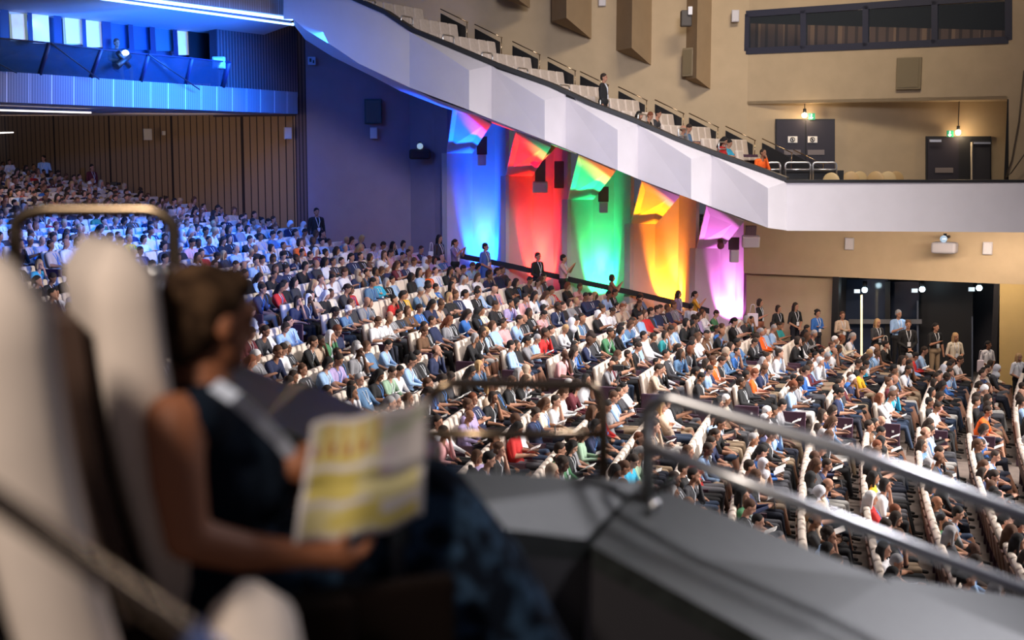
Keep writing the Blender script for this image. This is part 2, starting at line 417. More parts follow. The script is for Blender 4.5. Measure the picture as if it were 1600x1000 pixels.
# back face and underside shell
edge_pts = [443, 477, 520, 560, 600, 640, 678, 768, 860, 924, 988, 1052, 1116, 1170, 1229]
mb = MB()
for a, b in zip(edge_pts, edge_pts[1:]):
    A0, B0 = P(a, tz(a), ypar(a)), P(b, tz(b), ypar(b)); g = Vector((.15, .3, 0)); h = Vector((0, 0, .02))
    lo = Vector((0, 0, -1.0))
    mb.hexa([A0 + lo, B0 + lo, B0 + g + lo, A0 + g + lo], [A0 + h, B0 + h, B0 + g + h, A0 + g + h])
struct(mb.build('wall_parapet_inner', M_DARK))
mb = MB()
for a, b in zip(edge_pts, edge_pts[1:]):
    A0, B0 = P(a, tz(a), ypar(a) - .06), P(b, tz(b), ypar(b) - .06); g = Vector((.15, .42, 0)); h = Vector((0, 0, .12))
    mb.hexa([A0, B0, B0 + g, A0 + g], [A0 + h, B0 + h, B0 + g + h, A0 + g + h])
mb.hexa([P(1226, 285, 36.95), P(1640, 285, 36.4), P(1640, 285, 36.4) + Vector((0, .45, 0)), P(1226, 285, 36.95) + Vector((0, .45, 0))],
        [P(1226, 281, 36.95), P(1640, 281, 36.4), P(1640, 281, 36.4) + Vector((0, .45, 0)), P(1226, 281, 36.95) + Vector((0, .45, 0))])
struct(mb.build('trim_parapet_rail', M_BLACK))
# underside band (blue-lit), from the fascia's lower edge back to the wall
mb = MB()
U = [(458, 30, 460, 40), (477, 46, 477, 62), (520, 72, 520, 89), (560, 99, 579, 112 + 6), (621, 128, 625, 142), (678, 154, 690, 167), (767, 186, 768, 192), (900, 239, 901, 241)]
for u0, u1 in zip(U, U[1:]):
    mb.poly([P(u0[0], u0[1], ypar(u0[0]) - .2), P(u1[0], u1[1], ypar(u1[0]) - .2), P(u1[2], u1[3], ypar(u1[0]) + 1.6), P(u0[2], u0[3], ypar(u0[0]) + 1.6)])
struct(mb.build('ceiling_terrace_underside', M_WHITE))
mb = MB()
for u0, u1 in zip(U, U[1:]):
    mb.poly([P(u0[2], u0[3], ypar(u0[0]) + 1.6), P(u1[2], u1[3], ypar(u1[0]) + 1.6), Vector((P(u1[2], u1[3], 47.6).x, 47.6, P(u1[2], u1[3], ypar(u1[0]) + 1.6).z + .6)), Vector((P(u0[2], u0[3], 47.6).x, 47.6, P(u0[2], u0[3], ypar(u0[0]) + 1.6).z + .6))])
struct(mb.build('ceiling_terrace_underside', M_MAUVE))
# terrace slab (closes the view between fascia and wall)
mb = MB()
xs = [900, 962, 1003, 1062, 1104, 1160, 1205, 1229]
for a, b in zip(xs, xs[1:]):
    pa, pb = P(a, bz(a), ypar(a) - .2), P(b, bz(b), ypar(b) - .2)
    mb.poly([pa, pb, Vector((pb.x + 1.2, 45.5, pb.z + .3)), Vector((pa.x + 1.2, 45.5, pa.z + .3))])
struct(mb.build('ceiling_terrace_underside', M_WHITE))
# right balcony fascia and slab
a, b = P(1229, 285, 37.0), P(1650, 285, 36.4); al, bl = P(1229, 360.5, 36.8), P(1650, 363.5, 36.2)
g = Vector((0, .3, 0))
struct(MB().hexa([al, bl, bl + g, al + g], [a, b, b + g, a + g]).build('wall_balcony_parapet', M_WHITE))
ra, rb = PR(1229, 361), PR(1650, 361)
al, bl = al + Vector((0, .32, .02)), bl + Vector((0, .32, .02))
struct(MB().hexa([al, bl, Vector((rb.x, rb.y, al.z)), Vector((ra.x, ra.y + .5, al.z))], [v + Vector((0, 0, .5)) for v in (al, bl, Vector((rb.x, rb.y + 2, al.z)), Vector((ra.x, ra.y + 2, al.z)))]).build('floor_balcony_slab', M_WHITE))

# ------------------------------------------------------------------ terrace steps
TDIR = Vector((.48, .877, 0)); TN = Vector((.877, -.48, 0))
STEPS = []
seat_px = [(1165, 237), (1112, 218), (1050, 197), (988, 175), (930, 152), (868, 130), (803, 104), (748, 80), (688, 53), (624, 24), (566, -2)]
st = MB()
for k, (px, py) in enumerate(seat_px):
    p = P(px, py, 39.4 + k * .05); f = p.z - 1.0
    STEPS.append((Vector((p.x, p.y, f))))
    o = Vector((p.x, p.y, 0)) - TDIR * .45
    a, b = o - TN * .35, o + TN * .85; L = TDIR * 8
    st.hexa([(*a.xy, f - .55), (*b.xy, f - .55), (*(b + L).xy, f - .55), (*(a + L).xy, f - .55)], [(*a.xy, f), (*b.xy, f), (*(b + L).xy, f), (*(a + L).xy, f)])
struct(st.build('floor_terrace_steps', M_CARPET))

# ------------------------------------------------------------------ control booth and rear balcony at the left
FX = lambda t, off=0: Vector((-7.02 - .375 * t - .927 * off, 44 - .927 * t + .375 * off, 0))   # t metres from the right end, off metres behind
def fpx(px, py, off=0.0):
    u = (px - 800) / FPX / (CP + (500 - py) / FPX * SP)
    # x = u y on the line through FX(0, off), direction (-.375, -.927)
    o = FX(0, off); t = (o.x - u * o.y) / (.375 - u * .927)
    q = FX(t, off); return P(px, py, q.y)
fa = [fpx(-60, 107), fpx(465, 144), fpx(465, 178), fpx(-60, 157)]
bm = bmesh.new(); uvl = bm.loops.layers.uv.new('UVMap'); L = (fa[0] - fa[1]).length
f = bm.faces.new([bm.verts.new(p) for p in (fa[3], fa[2], fa[1], fa[0])])
for l, uvv in zip(f.loops, ((0, 0), (L, 0), (L, 1), (0, 1))): l[uvl].uv = uvv
me = bpy.data.meshes.new('booth_fascia'); bm.to_mesh(me); bm.free()
o = link('wall_booth_fascia', me, M_FASC); struct(o); md = o.modifiers.new('t', 'SOLIDIFY'); md.thickness = .15; md.offset = -1
bk = Vector((-.927, .375, 0))
fs_, ft_ = fa[3] + bk * .2, fa[2] + bk * .2
struct(MB().hexa([fs_, ft_, fa[2] + bk * 5, fa[3] + bk * 26], [fs_ + Vector((0, 0, .4)), ft_ + Vector((0, 0, .4)), fa[2] + bk * 5 + Vector((0, 0, .4)), fa[3] + bk * 26 + Vector((0, 0, .4))]).build('ceiling_under_booth', mat('grey_soffit', (.30, .27, .30), .8)))
# return from the fascia end to the pier
struct(MB().hexa([fa[2], (xyB[0], xyB[1], fa[2].z), (xyB[0] - 3, xyB[1] + 1, fa[2].z), fa[2] + bk * 3], [fa[1], (xyB[0], xyB[1], fa[1].z), (xyB[0] - 3, xyB[1] + 1, fa[1].z), fa[1] + bk * 3]).build('wall_booth_return', M_SLATD))
# slat wall above the fascia between booth glass and pier
s0, s1 = fpx(338, 60, .6), fpx(464, 60, .6)
struct(wall_strip('wall_booth_slats', [(s0.x, s0.y, fa[1].z - .1, fpx(340, 30, .6).z), (s1.x, s1.y, fa[1].z - .1, fpx(464, 30, .6).z)], M_SLATD))
# booth interior: back wall with lit curtained panes
M_BW = mat('pale_curtain', (.8, .76, .62), .9, emit=(1, .93, .72), es=.25, var=.12, scale=4)
M_BG = mat('greenish_pane', (.3, .4, .38), .3, emit=(.45, .62, .6), es=.3)
M_NAVY = mat('navy_mullion', (.012, .02, .07), .5)
M_BINT = mat('booth_interior', (.03, .06, .12), .7)
struct(MB().poly([fpx(-60, -40, 1.6), fpx(345, 20, 1.6), fpx(345, 130, 1.6), fpx(-60, 130, 1.6)]).build('wall_booth_back', M_BINT))
booth = empty('window_2'); struct(booth)
def bquad(name, x0, x1, y0, y1, m, off, lean=0):
    return MB().hexa([fpx(x0, y1, off), fpx(x1, y1, off), fpx(x1, y1, off + .06), fpx(x0, y1, off + .06)],
                     [fpx(x0 - lean, y0, off), fpx(x1 - lean, y0, off), fpx(x1 - lean, y0, off + .06), fpx(x0 - lean, y0, off + .06)]).build(name, m, booth)
for (x0, x1, y0, y1, m) in [(16, 44, 2, 64, M_BG), (52, 78, 8, 68, M_BW), (100, 130, 14, 70, M_BG), (136, 160, 18, 74, M_BW), (20, 40, 22, 62, M_BW), (104, 128, 26, 68, M_BW), (174, 202, 24, 76, mat('blue_pane', (.03, .08, .2), .3)), (210, 236, 28, 78, MATS['blue_pane']), (244, 272, 32, 80, M_BG if 0 else mat('teal_pane', (.06, .14, .18), .3)), (279, 296, 38, 86, M_BW)]:
    bquad('pane', x0, x1, y0, y1, m, 1.4 if m is M_BW else 1.45, 3)
for (x0, x1, y0, y1) in [(2, 15, -10, 66), (45, 52, 0, 70), (86, 98, 8, 72), (130, 136, 12, 76), (161, 175, 18, 80), (203, 210, 24, 82), (236, 244, 28, 84), (272, 279, 32, 90), (296, 345, 38, 104)]:
    bquad('mullion', x0, x1, y0, y1, M_NAVY if x1 - x0 < 20 else M_BLACK, 1.3, 3)
# slanted glass balustrade of the booth with its posts and stays
bal = empty('glass_balustrade', fa[0]); bal.location = (0, 0, 0)
tag(bal, 'slanted dark glass balustrade along the top of the blue-lit booth fascia', 'balustrade')
g0 = [(-40, 58, 113), (62, 116, 0), (142, 121, 0), (222, 127, 0), (296, 131, 0), (350, 135, 0)]
tops = [(-40, 56), (77, 67), (158, 77), (232, 85), (300, 91), (357, 97)]
bots = [(-60, 110), (62, 116), (142, 121), (220, 127), (290, 131), (348, 135)]
for i in range(5):
    a, b, c, d = fpx(*tops[i], -.35), fpx(*tops[i + 1], -.35), fpx(*bots[i + 1], .05), fpx(*bots[i], .05)
    t = Vector((-.03, .01, 0)); MB().hexa([a, b, c, d], [a + t, b + t, c + t, d + t]).build('glass_pane', M_BGLASS, bal)
for i in range(1, 6):
    a, c = fpx(*tops[i], -.36), fpx(*bots[i], .04)
    MB().tube([a, c], .06 if i < 5 else .09, 6).build('post', M_NAVY, bal)
MB().tube([fpx(*t, -.36) for t in tops], .02, 6).build('top_rail', M_NAVY, bal)
for (x0, y0, x1, y1) in [(-20, 90, 26, 114), (80, 68, 155, 124), (232, 85, 312, 140)]:
    MB().tube([fpx(x0, y0, -.42), fpx(x1, y1, -.2)], .018, 5).build('stay_cable', M_BLACK, bal)
# projector-lit X bracket on the booth
sp = empty('booth_spotlight'); tag(sp, 'small crossed spotlight bracket glowing blue behind the booth glass', 'spotlight')
MB().tube([fpx(184, 82, -.45), fpx(202, 104, -.45)], .07, 6).build('bracket', M_BLACK, sp)
MB().tube([fpx(201, 87, -.45), fpx(182, 104, -.45)], .09, 8).build('lamp_body', M_BLACK, sp)
MB().ball(fpx(196, 84, -.42), .1, 2).build('lens', mat('cool_white_glow', (.8, .9, 1), .4, emit=(.55, .8, 1), es=7), sp)
lamp('booth_spot_light', 'POINT', fpx(194, 90, -.9), (0, 0, 0), 25, (.2, .5, 1), .05)
# operator in the booth is built with the people; white case under the glass
# rear balcony fascia with its two light strips, and the blue-lit ceiling under it
up = [fpx(-60, -30, -.6), fpx(458, 38, -.1)]
bl_ = [P(-60, -32, 30.5), P(170, -1, 34.3), P(458, 39, 40.2)]
M_LED = mat('blue_white_led_strip', (.7, .85, 1), .4, emit=(.28, .55, 1), es=5.0)
l1 = [fpx(60, -16, -1.2), fpx(458, 38, -1.2)]
l2 = [fpx(170, -8, -1.6), fpx(456, 30, -1.6)]
for l in (l1, l2):
    s = MB().tube(l, .045, 6).build('led_strip', M_LED); tag(s, None)
    s['label'] = 'lower blue-white light strip along the rear balcony edge' if l is l1 else 'upper blue-white light strip just below the tan ribbed balcony front'
    s['category'] = 'light strip'
cl0, cl1 = fpx(-60, -32, -1.2), fpx(458, 38, -1.2)
struct(MB().poly([cl0, cl1, Vector((*FX(0, 1.8).xy, cl1.z - .25)), Vector((*FX(16, 1.8).xy, cl0.z - .25))]).build('ceiling_over_booth', mat('white_ceiling', (.6, .6, .64), .7)))
t0, t1 = fpx(-60, -40, -1.7), fpx(446, 24, -1.7)
o = wall_strip('wall_rear_balcony_front', [(t0.x, t0.y, t0.z, t0.z + 3), (t1.x, t1.y, t1.z, t1.z + 2.4)], M_FASC2); 
me = o.data; me.vertices[0].co.z = fpx(-60, -42, -1.7).z; struct(o)
struct(MB().poly([l1[0], l1[1], t1, t0]).build('wall_balcony_lip', mat('dark_blue_lip', (.2, .22, .35), .6)))
lamp('led_wash_light', 'AREA', fpx(240, 28, -1.3) + Vector((.2, -.2, -.15)), fpx(300, 130, .0), 160, (.02, .18, 1), 7, .2, spread=110)
lamp('booth_fascia_light', 'AREA', FX(6, -3.5) + Vector((0, 0, 12.2)), FX(6, 0) + Vector((0, 0, 10.4)), 1600, (.01, .16, 1), 7, 1, spread=110)
lamp('soffit_strip_light', 'AREA', (-10.6, 42.4, 9.9), (-14, 52, 8.0), 80, (1, .74, .5), 3, 2, spread=150)
lamp('soffit_strip_light', 'AREA', (-16, 44, 9.9), (-19, 57, 8.0), 60, (1, .74, .5), 3, 2, spread=150)
# glowing strips in the soffit under the booth
M_STRIP = mat('warm_strip_glow', (1, .95, .9), .4, emit=(1, .9, .85), es=2.2)
s = MB().box((0, 0, 0), (1, 1, 1)).build('soffit_light', M_STRIP)
sa, sb = P(-40, 171, 33.5), P(140, 176, 37.5); c = (sa + sb) / 2; d = sb - sa
s.location = c; s.scale = (d.length, .12, .04); s.rotation_euler = d.to_track_quat('X', 'Z').to_euler()
tag(s, 'long thin white strip light in the soffit under the booth', 'strip light')
s = MB().box((0, 0, 0), (1, 1, 1)).build('soffit_light', M_STRIP); sa, sb = P(-30, 209, 52), P(14, 207, 54); c = (sa + sb) / 2; d = sb - sa
s.location = c; s.scale = (d.length, .4, .04); s.rotation_euler = d.to_track_quat('X', 'Z').to_euler()
tag(s, 'short white strip light deep under the booth by the far dark end', 'strip light')
# ------------------------------------------------------------------ coloured uplights in the bays
UPL = [('blue', 757, (.0, .07, 1), (.1, .35, 1), 389), ('red', 848, (1, .008, .004), (1, .16, .06), 409), ('green', 941, (.0, .75, .16), (.25, 1, .45), 465),
       ('orange', 1059, (1, .22, .0), (1, .6, .2), 480), ('pink', 1146, (.80, .16, .72), (.95, .6, 1), 500)]
UPW = {'blue': 1700, 'red': 900, 'green': 700, 'orange': 900, 'pink': 650}
for (nm, px, c, cc, py), (_, A, B, C, D, Yf, ys, tA, tB) in zip(UPL, BAYS):
    x, y = XY(px, py + 30, Yf + .08); z = stand_z(x, y)
    e = empty('uplight', (x, y, z)); tag(e, f'small black uplight throwing {nm} light up the folded side wall', 'uplight')
    MB().box((0, 0, .06), (.3, .22, .1), bev=.015).build('base', M_BLACK, e)
    MB().box((0, .0, .22), (.34, .2, .22), bev=.03).build('housing', M_BLACK, e)
    MB().box((0, 0, .335), (.28, .15, .012)).build('lens', mat(nm + '_lens', cc, .3, emit=cc, es=10), e)
    wp = XY(px, 250, Yf + .3)
    mix = lambda k: tuple((1 - k) * a_ + k * b_ for a_, b_ in zip(c, cc))
    lamp('uplight_beam', 'SPOT', (x, y + .06, z + .42), (x, y + .62, z + 6), UPW[nm] * 2.2, mix(.4), .06, spot=30, blend=1.0)
    lamp('uplight_wash', 'SPOT', (x + .02, y - .14, z + .42), (x - .3, y + 2.4, z + 4.5), UPW[nm] * (1.5 if nm == 'pink' else 2.8), mix(.02), .06, spot=84, blend=.35)
    lamp('uplight_flood', 'SPOT', (x + .05, y - .12, z + .5), ((P(A, ys, Yf - .5) + P(B, ys, Yf + .35) + P(*tA, 39.4) + P(*tB, 39.4)) / 4), UPW[nm] * (6 if nm == 'pink' else 12), c, .08, spot=29, blend=.4)

# black stair stringer along the bays
e = empty('wall_handrail'); tag(e, 'broad black sloping handrail running along the coloured side wall', 'handrail')
hr = [(719, 397, 45.3), (790, 411, 45.0), (887, 433, 44.6), (986, 454, 44.2), (1089, 478, 43.7), (1108, 483, 43.6)]
mb = MB()
for a, b in zip(hr, hr[1:]):
    p, q = P(*a), P(*b); u = Vector((0, 0, .15)); w = Vector((.0, -.06, 0))
    mb.hexa([p - u, q - u, q - u + w, p - u + w], [p + u * .2, q + u * .2, q + u * .2 + w, p + u * .2 + w])
mb.build('rail', M_BLACK, e)
for (px, py, Y) in hr[1:-1]:
    p = P(px, py, Y); q = Vector((p.x, p.y + .5, p.z - .05))
    MB().tube([p, q], .025, 6).build('bracket', M_BLACK, e)
# dark skirting block at the end of the stair by the pink wall
mb = MB(); p = P(1130, 516, 43.2); q = P(1165, 516, 42.6)
mb.box((p + q) / 2 - Vector((0, 0, .4)), (.9, .3, .9)); o = mb.build('equipment_case', M_PURPLE); tag(o, 'low dark equipment case beneath the pink-lit wall', 'case')

# ------------------------------------------------------------------ things fixed to the walls
def facing(o, n): o.rotation_euler = Vector(n).to_track_quat('-Y', 'Z').to_euler()
RN = (-.4826, -.8758, 0)
def speaker_plate(px, py, Y, w, h, n, label, m=M_SPK, dim=None, name='wall_speaker', cat='speaker'):
    e = empty(name, P(px, py, Y)); facing(e, n)
    MB().box((0, .02, 0), (w, .1, h), bev=.02).build('casing', dim or mat('pale_casing', (.5, .48, .52), .5), e)
    MB().box((0, -.035, 0), (w * .8, .02, h * .86)).build('grille', m, e)
    tag(e, label, cat); return e
def Yat(px, a, b):
    return a[1] + (b[1] - a[1]) * (px - a[0]) / (b[0] - a[0])
NS = (-.12, -.99, 0)
speaker_plate(584, 208, 46.4, .26, .38, NS, 'small white wall speaker below the dark louvre on the blue-shadowed wall')
speaker_plate(450, 208, 46.0, .26, .4, (.5, -.85, 0), 'small white wall speaker on the slat panelling under the booth end')
speaker_plate(231, 210, 51.5, .32, .44, (.5, -.85, 0), 'small white wall speaker on the wood slats left of the tiny white box')
speaker_plate(256, 208, 50.8, .12, .16, (.5, -.85, 0), 'tiny white wall box beside the speaker on the wood slats', name='wall_box', cat='box')
speaker_plate(1149, 25, 43.5, .24, .38, NS, 'small white wall speaker high beside the upper window strip')
speaker_plate(941, 0, 44.6, .24, .40, NS, 'small white wall speaker cut by the top of the photo')
speaker_plate(1327, 381, RW(1327) - .1, .28, .38, RN, 'white wall speaker left of the projector above the dark opening')
speaker_plate(1543, 388, RW(1543) - .1, .28, .38, RN, 'white wall speaker right of the projector above the dark opening')
speaker_plate(583, 174, 46.4, .6, .84, NS, 'dark square louvre panel high on the blue-shadowed wall', M_DGREY, M_BLACK, 'wall_louvre', 'louvre')
speaker_plate(1420, 115, RW(1420) - .04, .74, .96, RN, 'olive ventilation grille on the tan wall beneath the window strip', M_OLIVE, M_OLIVE, 'ventilation_grille', 'grille')
e = empty('wall_sign', P(487, 95, 45.7)); facing(e, (.1, -1, 0)); tag(e, 'small pale sign panel high beside the slatted pier', 'sign')
MB().box((0, 0, 0), (.26, .03, .26)).build('board', mat('pale_sign', (.4, .5, .7), .5), e)
MB().box((-.04, -.02, .02), (.07, .01, .12)).box((.06, -.02, -.03), (.05, .01, .1)).build('pictogram', M_BLACK, e)

def projector(px, py, Y, n, label, m=M_GREYBOX, r=.3):
    e = empty('projector', P(px, py, Y)); facing(e, n); tag(e, label, 'projector')
    MB().box((0, 0, 0), (.72, .5, .34), bev=.08).build('housing', m, e)
    MB().tube([(0, 0, .16), (0, 0, .42)], .05, 8).build('mount', M_BLACK, e)
    MB().ball((0, -.2, .27), .11, 2).build('lens', mat('projector_lens', (.4, .5, .6), .15, .6, emit=(.5, .75, 1), es=.5), e)
    MB().tube([(0, .1, .3), (0, .6, .3)], .05, 8).build('arm', M_BLACK, e)
projector(656, 241, 46.0, (.1, -1, 0), 'dark projector with a small lens bracketed on the blue-shadowed wall', M_DARK)
projector(1476, 387, RW(1476) - .6, RN, 'grey projector bracketed on the wall above the dark opening')

def drop_speaker(px, py, Y, w, h, tilt, label, top=1.2, m=M_SPK):
    e = empty('hanging_speaker', P(px, py, Y)); tag(e, label, 'speaker'); e.rotation_euler = (tilt, 0, 0)
    MB().box((0, 0, 0), (w, .25, h), bev=.03).build('cabinet', m, e)
    MB().box((0, -.13, 0), (w * .8, .02, h * .8)).build('grille', mat('lavender_grille', (.55, .52, .62), .6), e)
    MB().box((0, .1, h / 2 + top / 2), (.34, .08, top)).build('hanger', mat('dark_slot_hanger', (.10, .06, .08), .7), e)
drop_speaker(753, 250, 45.3, .28, .36, 0, 'small speaker hanging in the blue-lit bay', .6)
drop_speaker(844, 292, 44.9, .5, .34, .3, 'square tilted speaker hanging in the red-lit bay', .95)
drop_speaker(943, 324, 44.6, .28, .36, 0, 'small speaker hanging in the green-lit bay', .5)
drop_speaker(1147, 400, 43.5, .28, .4, 0, 'narrow speaker hanging low on the pink-lit bay', .4)
drop_speaker(1173, 377, 42.8, .55, .36, .25, 'broad pale speaker on a stem at the corner of the pink bay', .3)
def dark_panel(c, w, h, label, m):
    e = empty('louvre_panel', P(*c)); facing(e, (-.1, -1, 0)); tag(e, label, 'panel')
    MB().box((0, 0, 0), (w, .14, h), bev=.02).build('frame', m, e); MB().box((0, -.08, 0), (w * .86, .02, h * .92)).build('grille', m, e)
dark_panel((876, 273, 45.2), .42, .9, 'dark red rectangular panel on the right cheek of the red bay', mat('oxblood_panel', (.14, .05, .05), .6))
mb = MB(); a, b = P(836, 255, 43.4), P(860, 231, 41.5)
mb.tube([a, b], .16, 4); o = mb.build('slanted_bracket', mat('dark_oxblood', (.1, .03, .02), .6)); tag(o, 'dark slanted bar fixed across the red soffit', 'bracket')
mb = MB(); a, b = P(1121, 350, 43.0), P(1126, 382, 43.4); mb.tube([a, b], .09, 4).ball(P(1126, 384, 43.3), .12)
o = mb.build('slanted_bracket', mat('dark_rose_bracket', (.16, .06, .06), .6)); tag(o, 'short dark slanted bracket on the pink soffit', 'bracket')

# acoustic prisms on the terrace wall
def prism(xl, xm, xr, yl, ym, yr, label, Yw=44.6, dp=1.6, sp=None):
    e = MB()
    pl, pm, pr = P(xl, yl, Yw), P(xm, ym, Yw - dp), P(xr, yr, Yw)
    H = Vector((0, 0, 6))
    e.hexa([pl, pm, pr], [pl + H, pm + H, pr + H]); o = e.build('acoustic_prism', M_TAN2); tag(o, label, 'acoustic prism'); return o
prism(962, 987, 1024, 79, 75, 108, 'tan wall prism with angled underside, mid-height above the standing man')
prism(862, 885, 924, 33, 28, 61, 'tan wall prism with angled underside, over the steep middle of the upper seating')
o = prism(1063, 1088, 1127, 125, 122, 153, 'tan wall prism hanging lowest, beside the window strip corner')
prism(780, 800, 828, -4, -8, 13, 'tan wall prism barely showing at the top edge, nearest the upper-left seats')
speaker_plate(1075, 97, 43.55, .44, .9, (-.75, -.66, 0), 'tall olive panel speaker on the lowest tan wall prism', M_OLIVE, mat('olive_casing', (.3, .24, .15), .6))
e = empty('spotlight', P(1072, 24, 42.9)); tag(e, 'dark and silver spotlight fixed to the lowest tan wall prism near the top', 'spotlight')
MB().box((0, 0, -.1), (.34, .3, .5), bev=.04).build('body', M_DGREY, e); MB().box((.1, -.2, .12), (.14, .1, .26), bev=.02).build('lens', mat('silver_lens', (.75, .75, .8), .3), e)

# double doors of the balcony
def ctx(px, py, off): return PR(px, py, off)
DR = (-.42, -.907, 0)
def wall_at(px): return off_at(px)
d1 = empty('door_1'); struct(d1)
def on_recess(px, py, out=.05):
    Y = RW(px, 250, off_at(px)) - out; return P(px, py, Y)
def panel(name, x0, x1, y0, y1, m, par, out=.05, th=.05, skew=0):
    a, b, c, d = on_recess(x0, y1, out), on_recess(x1, y1, out), on_recess(x1, y0, out), on_recess(x0, y0, out)
    t = Vector((0, -th, 0))
    return MB().hexa([a, b, b + t, a + t], [d, c, c + t, d + t]).build(name, m, par)
for (e, x0, x1, yt) in ((d1, 1213, 1303, 188), ):
    panel('door_frame', x0 - 2, x1 + 1, yt - 2, 300, M_BLACK, e, .02)
    panel('door_leaf', x0, 1257, yt, 300, M_DOOR, e, .08); panel('door_leaf', 1259, x1, yt, 300, M_DOOR, e, .08)
    panel('push_plate', 1225, 1251, 234, 242, M_PLATE, e, .14, .02); panel('push_plate', 1262, 1288, 234, 242, M_PLATE, e, .14, .02)
def notice(x0, x1, y0, y1, label):
    e = empty('paper_notice'); tag(e, label, 'notice')
    panel('sheet', x0, x1, y0, y1, M_PAPER, e, .15, .01)
    c = on_recess((x0 + x1) / 2, (y0 + y1) / 2, .18)
    m = MB(); pts = [c + Vector((math.cos(t) * .07, 0, math.sin(t) * .07)) for t in np.linspace(0, 2 * math.pi, 13)]
    m.tube(pts, .012, 5).tube([c + Vector((-.05, 0, .05)), c + Vector((.05, 0, -.05))], .01, 5).box(c, (.03, .01, .06)); m.build('symbol', M_BLACK, e)
notice(1231, 1246, 213, 223, 'white paper notice with round symbol on the left balcony door leaf')
notice(1262, 1277, 213, 223, 'white paper notice with round symbol on the right balcony door leaf')
d2 = empty('door_2'); struct(d2)
panel('door_frame', 1446, 1548, 213, 300, M_BLACK, d2, .02)
panel('door_leaf', 1449, 1497, 216, 300, M_DOOR, d2, .08)
panel('doorway_gap', 1497, 1517, 216, 300, M_BLACK, d2, .07)
panel('door_leaf', 1519, 1546, 220, 300, mat('dark_open_leaf', (.03, .028, .035), .5), d2, .3)
panel('lit_edge', 1516.5, 1518.5, 222, 300, mat('pale_door_edge', (.75, .65, .5), .5), d2, .35)
panel('push_plate', 1461, 1489, 262, 270, M_PLATE, d2, .14, .02)
panel('door_closer', 1452, 1470, 218, 222, M_STEEL, d2, .3, .06)
panel('door_closer', 1521, 1547, 222, 225, M_STEEL, d2, .4, .05)
def exit_sign(px, py, label):
    e = empty('exit_sign'); tag(e, label, 'sign')
    panel('board', px - 5, px + 5, py - 5, py + 5, mat('exit_green', (.01, .22, .12), .5, emit=(.0, .35, .18), es=.35), e, .25, .06)
    c = on_recess(px, py, .36); m = MB()
    m.box(c + Vector((0, 0, .025)), (.035, .01, .11)); m.hexa([c + Vector((-.06, -.005, -.03)), c + Vector((.06, -.005, -.03)), c + Vector((0, -.005, -.085))], [c + Vector((-.06, .005, -.03)), c + Vector((.06, .005, -.03)), c + Vector((0, .005, -.085))])
    m.build('arrow', mat('exit_white', (.9, .95, .9), .5, emit=(.8, 1, .9), es=1), e)
exit_sign(1268, 182, 'green down-arrow exit sign over the closed balcony doors')
exit_sign(1484, 209, 'green down-arrow exit sign over the half-open balcony door')
M_BULB = mat('warm_bulb_glow', (1, .85, .6), .4, emit=(1, .70, .40), es=45)
for (px, py, ct, lb) in ((1257, 180, 163, 'glowing pendant bulb on a cord above the closed balcony doors'), (1497, 207, 156, 'glowing pendant bulb on a cord above the half-open balcony door')):
    e = empty('pendant_lamp'); tag(e, lb, 'lamp'); b = on_recess(px, py, .35)
    MB().ball(b, .085, 2).build('bulb', M_BULB, e); MB().tube([b + Vector((0, 0, .07)), b + Vector((0, 0, .2))], .05, 8).build('holder', M_BLACK, e)
    MB().tube([b + Vector((0, 0, .18)), Vector((b.x, b.y, on_recess(px, ct - 1, .35).z))], .014, 5).build('cord', M_BLACK, e)
    lamp('pendant_glow', 'POINT', b + Vector((0, -.2, -.1)), (0, 0, 0), 14, (1, .75, .45), .06)
# guard rails on the flat balcony, by the closed doors
def guard(name, pts, r, m, label, cat='guard rail', parts=(), group=None, rad=.1):
    e = empty(name); tag(e, label, cat, group)
    MB().tube(rounded(pts, rad), r, 8).build('top_rail', m, e)
    for p in parts: MB().tube(p, r * .9, 8).build('mid_rail', m, e)
    return e
for i, (x0, x1, lb) in enumerate(((1199, 1219, 'small steel guard rail on the balcony beside the man in orange'), (1227, 1266, 'steel guard rail in front of the left balcony door leaf'), (1270, 1307, 'steel guard rail in front of the right balcony door leaf'))):
    Y = 38.6
    guard('guard_rail', [P(x0, 286, Y), P(x0, 254, Y), P(x1, 254, Y), P(x1, 286, Y)], .028, M_STEEL, lb, parts=[[P(x0, 265, Y), P(x1, 265, Y)]])
struct(MB().box((P(1228, 268, 38.9) + P(1312, 278, 38.9)) / 2 + Vector((.0, 0, -.35)), (1.75, .1, .95)).build('wall_balcony_screen', M_BLACK))
# balcony floor
a, b = P(1205, 300, 37.3), P(1660, 300, 36.7); zf = ZC - 1.34
struct(MB().hexa([(a.x, a.y, zf - .3), (b.x, b.y, zf - .3), (b.x, 45, zf - .3), (a.x, 48, zf - .3)], [(a.x, a.y, zf), (b.x, b.y, zf), (b.x, 45, zf), (a.x, 48, zf)]).build('floor_balcony', M_CARPET))
